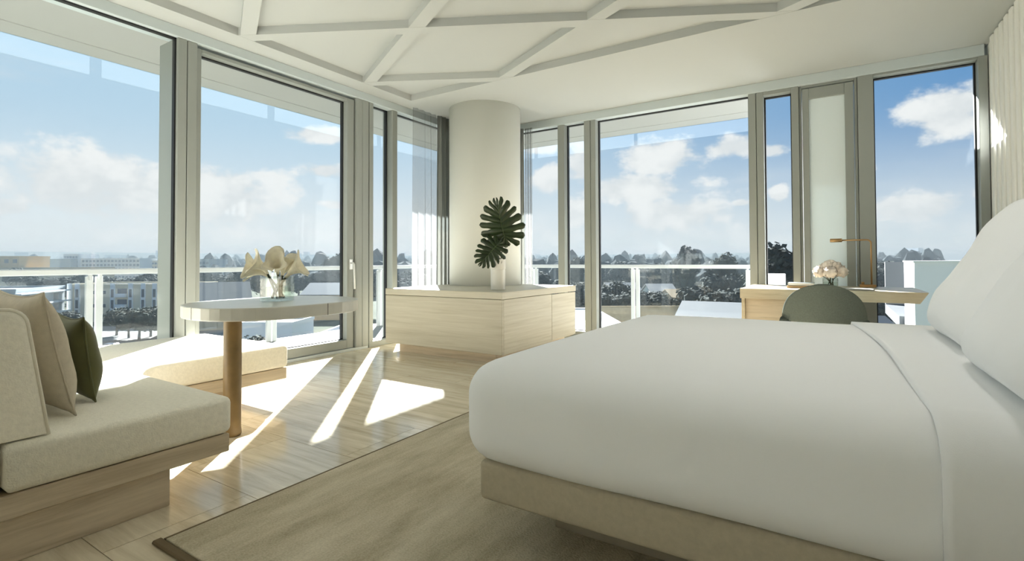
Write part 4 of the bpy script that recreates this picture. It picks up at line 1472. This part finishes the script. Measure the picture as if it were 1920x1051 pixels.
# ---- trees
def tree_meshes(seed, h, rad, tall, n, leaf):
    rnd = random.Random(seed)
    lumps = []
    for k in range(9):
        a = rnd.uniform(0, 6.28); q = rad * .62 * math.sqrt(rnd.random())
        lumps.append((Vector((q * math.cos(a), q * math.sin(a), h * rnd.uniform(.45, .82))), rad * rnd.uniform(.38, .56)))
    lumps.append((Vector((0, 0, h * .72)), rad * .62))
    V, F = [], []
    for c, q in lumps:
        bm = bmesh.new(); bmesh.ops.create_icosphere(bm, subdivisions=2, radius=q * .86)
        for v in bm.verts:
            v.co *= 1 + .25 * mnoise.noise(v.co * 1.1 + Vector((seed, c.x, c.y)))
            v.co.z *= tall; v.co += c
        vv, ff = bm_out(bm)
        k = len(V); V += vv; F += [[i + k for i in p] for p in ff]
    for i in range(n):
        c, q = rnd.choice(lumps)
        d = Vector((rnd.gauss(0, 1), rnd.gauss(0, 1), rnd.gauss(.25, 1))).normalized()
        p = c + Vector((d.x, d.y, d.z * tall)) * q * rnd.uniform(.82, 1.16)
        t1 = d.cross(Vector((rnd.random(), rnd.random(), rnd.random() + .1))).normalized(); t2 = d.cross(t1)
        t1 = (t1 + d * rnd.uniform(-.6, .6)) * leaf * rnd.uniform(.6, 1.2); t2 = (t2 + d * rnd.uniform(-.6, .6)) * leaf * rnd.uniform(.5, 1.0)
        k = len(V)
        V += [tuple(p - t1), tuple(p - t2), tuple(p + t1), tuple(p + t2)]
        F.append([k, k + 1, k + 2, k + 3])
    cm = bpy.data.meshes.new('crown'); cm.from_pydata(V, [], F)
    v, f = tube_vf([(0, 0, 0), (.1, 0, h * .3), (0, .1, h * .62)], [rad * .07, rad * .055, rad * .035], 8)
    tm = bpy.data.meshes.new('trunk'); tm.from_pydata(v, [], f); tm.materials.append(MAT['bark'])
    return cm, tm


TREES = {}
for key, (seed, h, rad, tall, n, leaf, mat) in dict(
        broad=(1, 9, 5.0, .85, 1500, .42, 'foliage_dark'), round=(2, 10, 4.2, 1.0, 1500, .40, 'foliage_dark'),
        tall=(3, 14, 4.0, 1.35, 1700, .42, 'foliage_dark'), grey=(4, 8, 4.5, .8, 1500, .36, 'foliage_grey'),
        shrub=(5, 3.2, 2.6, .75, 900, .22, 'foliage_grey'), autumn=(6, 5, 2.2, .9, 900, .24, 'foliage_autumn')).items():
    cm, tm = tree_meshes(seed, h, rad, tall, n, leaf)
    cm.materials.append(MAT[mat])
    TREES[key] = (cm, tm)
trnd = random.Random(11)


def tree(kind, u, d, s, label, group=None, cat='tree'):
    cm, tm = TREES[kind]
    r_ = root('tree' if kind != 'shrub' else 'shrub', spot(u, d), label, cat, group, local=True)
    r_.rotation_euler = (0, 0, trnd.uniform(0, 6.28)); r_.scale = (s, s, s * trnd.uniform(.92, 1.08))
    for nm, me in (('crown', cm), ('trunk', tm)):
        o = bpy.data.objects.new(nm, me); COL.objects.link(o); o.parent = r_
    return r_


for u, d, s, k in ((60, 190, 1.2, 'broad'), (95, 185, 1.1, 'round'), (128, 180, 1.15, 'broad'), (160, 200, 1.2, 'round'), (215, 185, 1.1, 'broad'), (245, 178, 1.2, 'broad'), (280, 190, 1.2, 'round'), (310, 185, 1.1, 'broad'), (30, 230, 1.3, 'round'), (185, 215, 1.2, 'broad')):
    tree(k, u, d, s, 'dark tree in the row behind the cream apartment house', 'trees behind the cream apartment house')
for u, d, s in ((220, 112, .8), (243, 108, .75), (262, 104, .85), (284, 110, .8), (302, 106, .7)):
    tree('grey', u, d, s, 'grey-green street tree in front of the cream apartment house', 'street trees by the cream apartment house')
tree('broad', 135, 106, .62, 'dark tree beside the car park under the grey-white wing')
for u, d, s, k in ((380, 205, 1.3, 'round'), (415, 215, 1.2, 'broad'), (450, 200, 1.3, 'round'), (490, 190, 1.2, 'broad'), (525, 205, 1.3, 'round'), (560, 215, 1.3, 'broad'), (600, 190, 1.3, 'round'), (632, 200, 1.4, 'tall')):
    tree(k, u, d, s, 'dark tree behind the houses seen through the balcony door', 'trees seen through the balcony door')
for u, d, s in ((470, 66, .75), (505, 60, .8), (545, 64, .7), (420, 58, .7)):
    tree('grey', u, d, s, 'grey-green tree by the street below the table', 'trees below the table')
for u, d, s, k in ((712, 150, 1.3, 'round'), (752, 140, 1.3, 'broad'), (770, 160, 1.4, 'round'), (1010, 130, 1.3, 'round'), (1032, 145, 1.2, 'broad'), (1085, 120, 1.2, 'round'), (1078, 175, 1.3, 'tall')):
    tree(k, u, d, s, 'dark tree seen through the narrow panes beside the column', 'trees seen through the narrow panes')
for u, d, s, k in ((1135, 112, 1.0, 'broad'), (1160, 118, 1.1, 'round'), (1180, 110, 1.0, 'broad'), (1215, 114, 1.0, 'broad'), (1240, 108, .95, 'round'), (1135, 230, 1.5, 'broad'), (1165, 215, 1.5, 'round'), (1205, 225, 1.5, 'broad'), (1235, 205, 1.5, 'round')):
    tree(k, u, d, s, 'dark tree in the hedge line above the tan wall', 'trees above the tan wall')
for u, d, s, k in ((1290, 180, 1.4, 'tall'), (1310, 118, 1.15, 'broad'), (1325, 100, 1.05, 'broad'), (1345, 96, 1.1, 'round'), (1365, 102, 1.1, 'broad'), (1385, 98, 1.0, 'round'), (1335, 140, 1.25, 'round'), (1360, 150, 1.3, 'tall'), (1392, 140, 1.25, 'broad'), (1280, 200, 1.4, 'broad'), (1302, 92, .8, 'broad'), (1405, 110, 1.1, 'round'), (1420, 130, 1.2, 'broad')):
    tree(k, u, d, s, 'dark tree in the dense grove behind the white roofed house', 'grove behind the white roofed house')
tree('tall', 1470, 72, 1.22, 'tall dark tree seen through the slim pane left of the frosted vent')
for u, d, s, k in ((1450, 120, 1.1, 'broad'), (1650, 90, 1.15, 'broad'), (1648, 130, 1.3, 'round'), (1656, 70, .8, 'broad'), (1664, 160, 1.5, 'round')):
    tree(k, u, d, s, 'dark tree left of the white terrace block', 'trees left of the terrace block')
for u, d, s in ((1652, 40, 1.2), (1660, 34, 1.0), (1672, 50, 1.3), (1690, 56, 1.4), (1650, 52, 1.5), (1683, 38, 1.0)):
    tree('shrub', u, d, s, 'green shrub in the garden below the desk end', 'shrubs below the desk end', 'shrub')
tree('autumn', 1698, 36, 1.0, 'yellow-brown tree in the garden under the desk end')
tree('tall', 1772, 40, 1.14, 'thin dark tree top above the hotel wing')


# cars
def car(u, d, rz, mat, label):
    r_ = root('car', spot(u, d, GZ + .07), label, 'car', 'cars in the car park', local=True)
    r_.rotation_euler = (0, 0, rz)
    v, f = box_vf((-2.2, -.9, .28), (2.2, .9, .85), .12, 2); mk('body', v, f, mat, r_, center=False)
    V = [(-1.5, -.82, .85), (1.3, -.82, .85), (1.3, .82, .85), (-1.5, .82, .85), (-1.0, -.66, 1.42), (.6, -.66, 1.42), (.6, .66, 1.42), (-1.0, .66, 1.42)]
    mk('cabin', V, [[0, 1, 5, 4], [1, 2, 6, 5], [2, 3, 7, 6], [3, 0, 4, 7], [4, 5, 6, 7]], 'city_glass', r_, center=False)
    for x in (-1.35, 1.35):
        for y in (-.8, .8):
            v, f = xf(lathe_vf([(.30, -.1), (.32, -.06), (.32, .06), (.30, .1)], 14), Matrix.Translation((x, y, .32)) @ Matrix.Rotation(R(90), 4, 'X'))
            mk('wheel', v, f, 'tyre', r_, True, center=False)


for i, (u, d, m) in enumerate(((108, 100, 'car_white'), (150, 103, 'car_grey'), (165, 97, 'car_white'), (212, 92, 'car_white'), (240, 90, 'car_white'), (275, 92, 'car_grey'), (300, 96, 'car_white'), (410, 78, 'car_white'), (392, 92, 'car_white'))):
    car(u, d, R(20 + 7 * i), m, ('white' if m == 'car_white' else 'dark grey') + ' car parked on the pale car park left of the table')

# far belt of woods up to the horizon
rnd = random.Random(5)
V, F = [], []
bm = bmesh.new(); bmesh.ops.create_icosphere(bm, subdivisions=2, radius=1.0); iv, if_ = bm_out(bm)
for k in range(5600):
    d = 230 * (12 ** rnd.random())
    u = rnd.uniform(-260, 1760)
    if (u < 345 and d < 520) or (u < 660 and d < 300):
        continue
    p = spot(u, d)
    q = rnd.uniform(3.2, 6.2) * (1 + d / 2500)
    hz = rnd.uniform(4.4, 7.2) * (1 + d / 1700) * (1.4 if rnd.random() < .08 else 1.0)
    b = len(V)
    for v in iv:
        j = 1 + .14 * rnd.uniform(-1, 1)
        V.append((p.x + v[0] * q * j, p.y + v[1] * q * j, GZ + hz + v[2] * hz * 1.05 * j))
    F += [[i + b for i in f] for f in if_]
woods = mk('woodland', V, F, 'foliage_far')
tag(woods, 'hazy belt of dark woods along the horizon', 'woods', None, 'stuff')

# ---- thin summer haze lying over the town
hz_m = bpy.data.materials.new('haze'); hz_m.use_nodes = True
nt = hz_m.node_tree; nt.nodes.clear()
vsn = nt.nodes.new('ShaderNodeVolumeScatter'); vsn.inputs['Color'].default_value = (.75, .90, 1.0, 1); vsn.inputs['Density'].default_value = 0.00026; vsn.inputs['Anisotropy'].default_value = .1
vab = nt.nodes.new('ShaderNodeVolumeAbsorption'); vab.inputs['Color'].default_value = (0.0, 0.0, 0.0, 1); vab.inputs['Density'].default_value = 0.00100
vad = nt.nodes.new('ShaderNodeAddShader'); nt.links.new(vsn.outputs[0], vad.inputs[0]); nt.links.new(vab.outputs[0], vad.inputs[1])
on = nt.nodes.new('ShaderNodeOutputMaterial'); nt.links.new(vad.outputs[0], on.inputs['Volume'])
MAT['haze'] = hz_m
pts = [spot(-900, 45), spot(2400, 45), spot(2400, 3600), spot(-900, 3600)]
prism_pts = [(p.x, p.y) for p in pts]
hz = prism('haze', prism_pts, GZ - .5, 22.0, 'haze')
tag(hz, 'thin blue haze lying over the town towards the horizon', 'haze', None, 'stuff')

# ---- every tree and car of a row gets its own place in the label, counted from the left
ORD = ['leftmost', 'second from left', 'third from left', 'fourth from left', 'fifth from left', 'sixth from left', 'seventh from left', 'eighth from left',
       'ninth from left', 'tenth from left', 'eleventh from left', 'twelfth from left', 'thirteenth from left', 'fourteenth from left']
rows_ = {}
for o in bpy.data.objects:
    if o.parent is None and o.get('group') and o.get('category') in ('tree', 'shrub', 'car'):
        rows_.setdefault((o['group'], o['label']), []).append(o)
for (g, lab), lst in rows_.items():
    lst.sort(key=lambda o: o.location.dot(RT) / o.location.dot(FW))
    for k, o in enumerate(lst):
        o['label'] = lab + ', ' + ORD[k] if len(lst) > 1 else lab
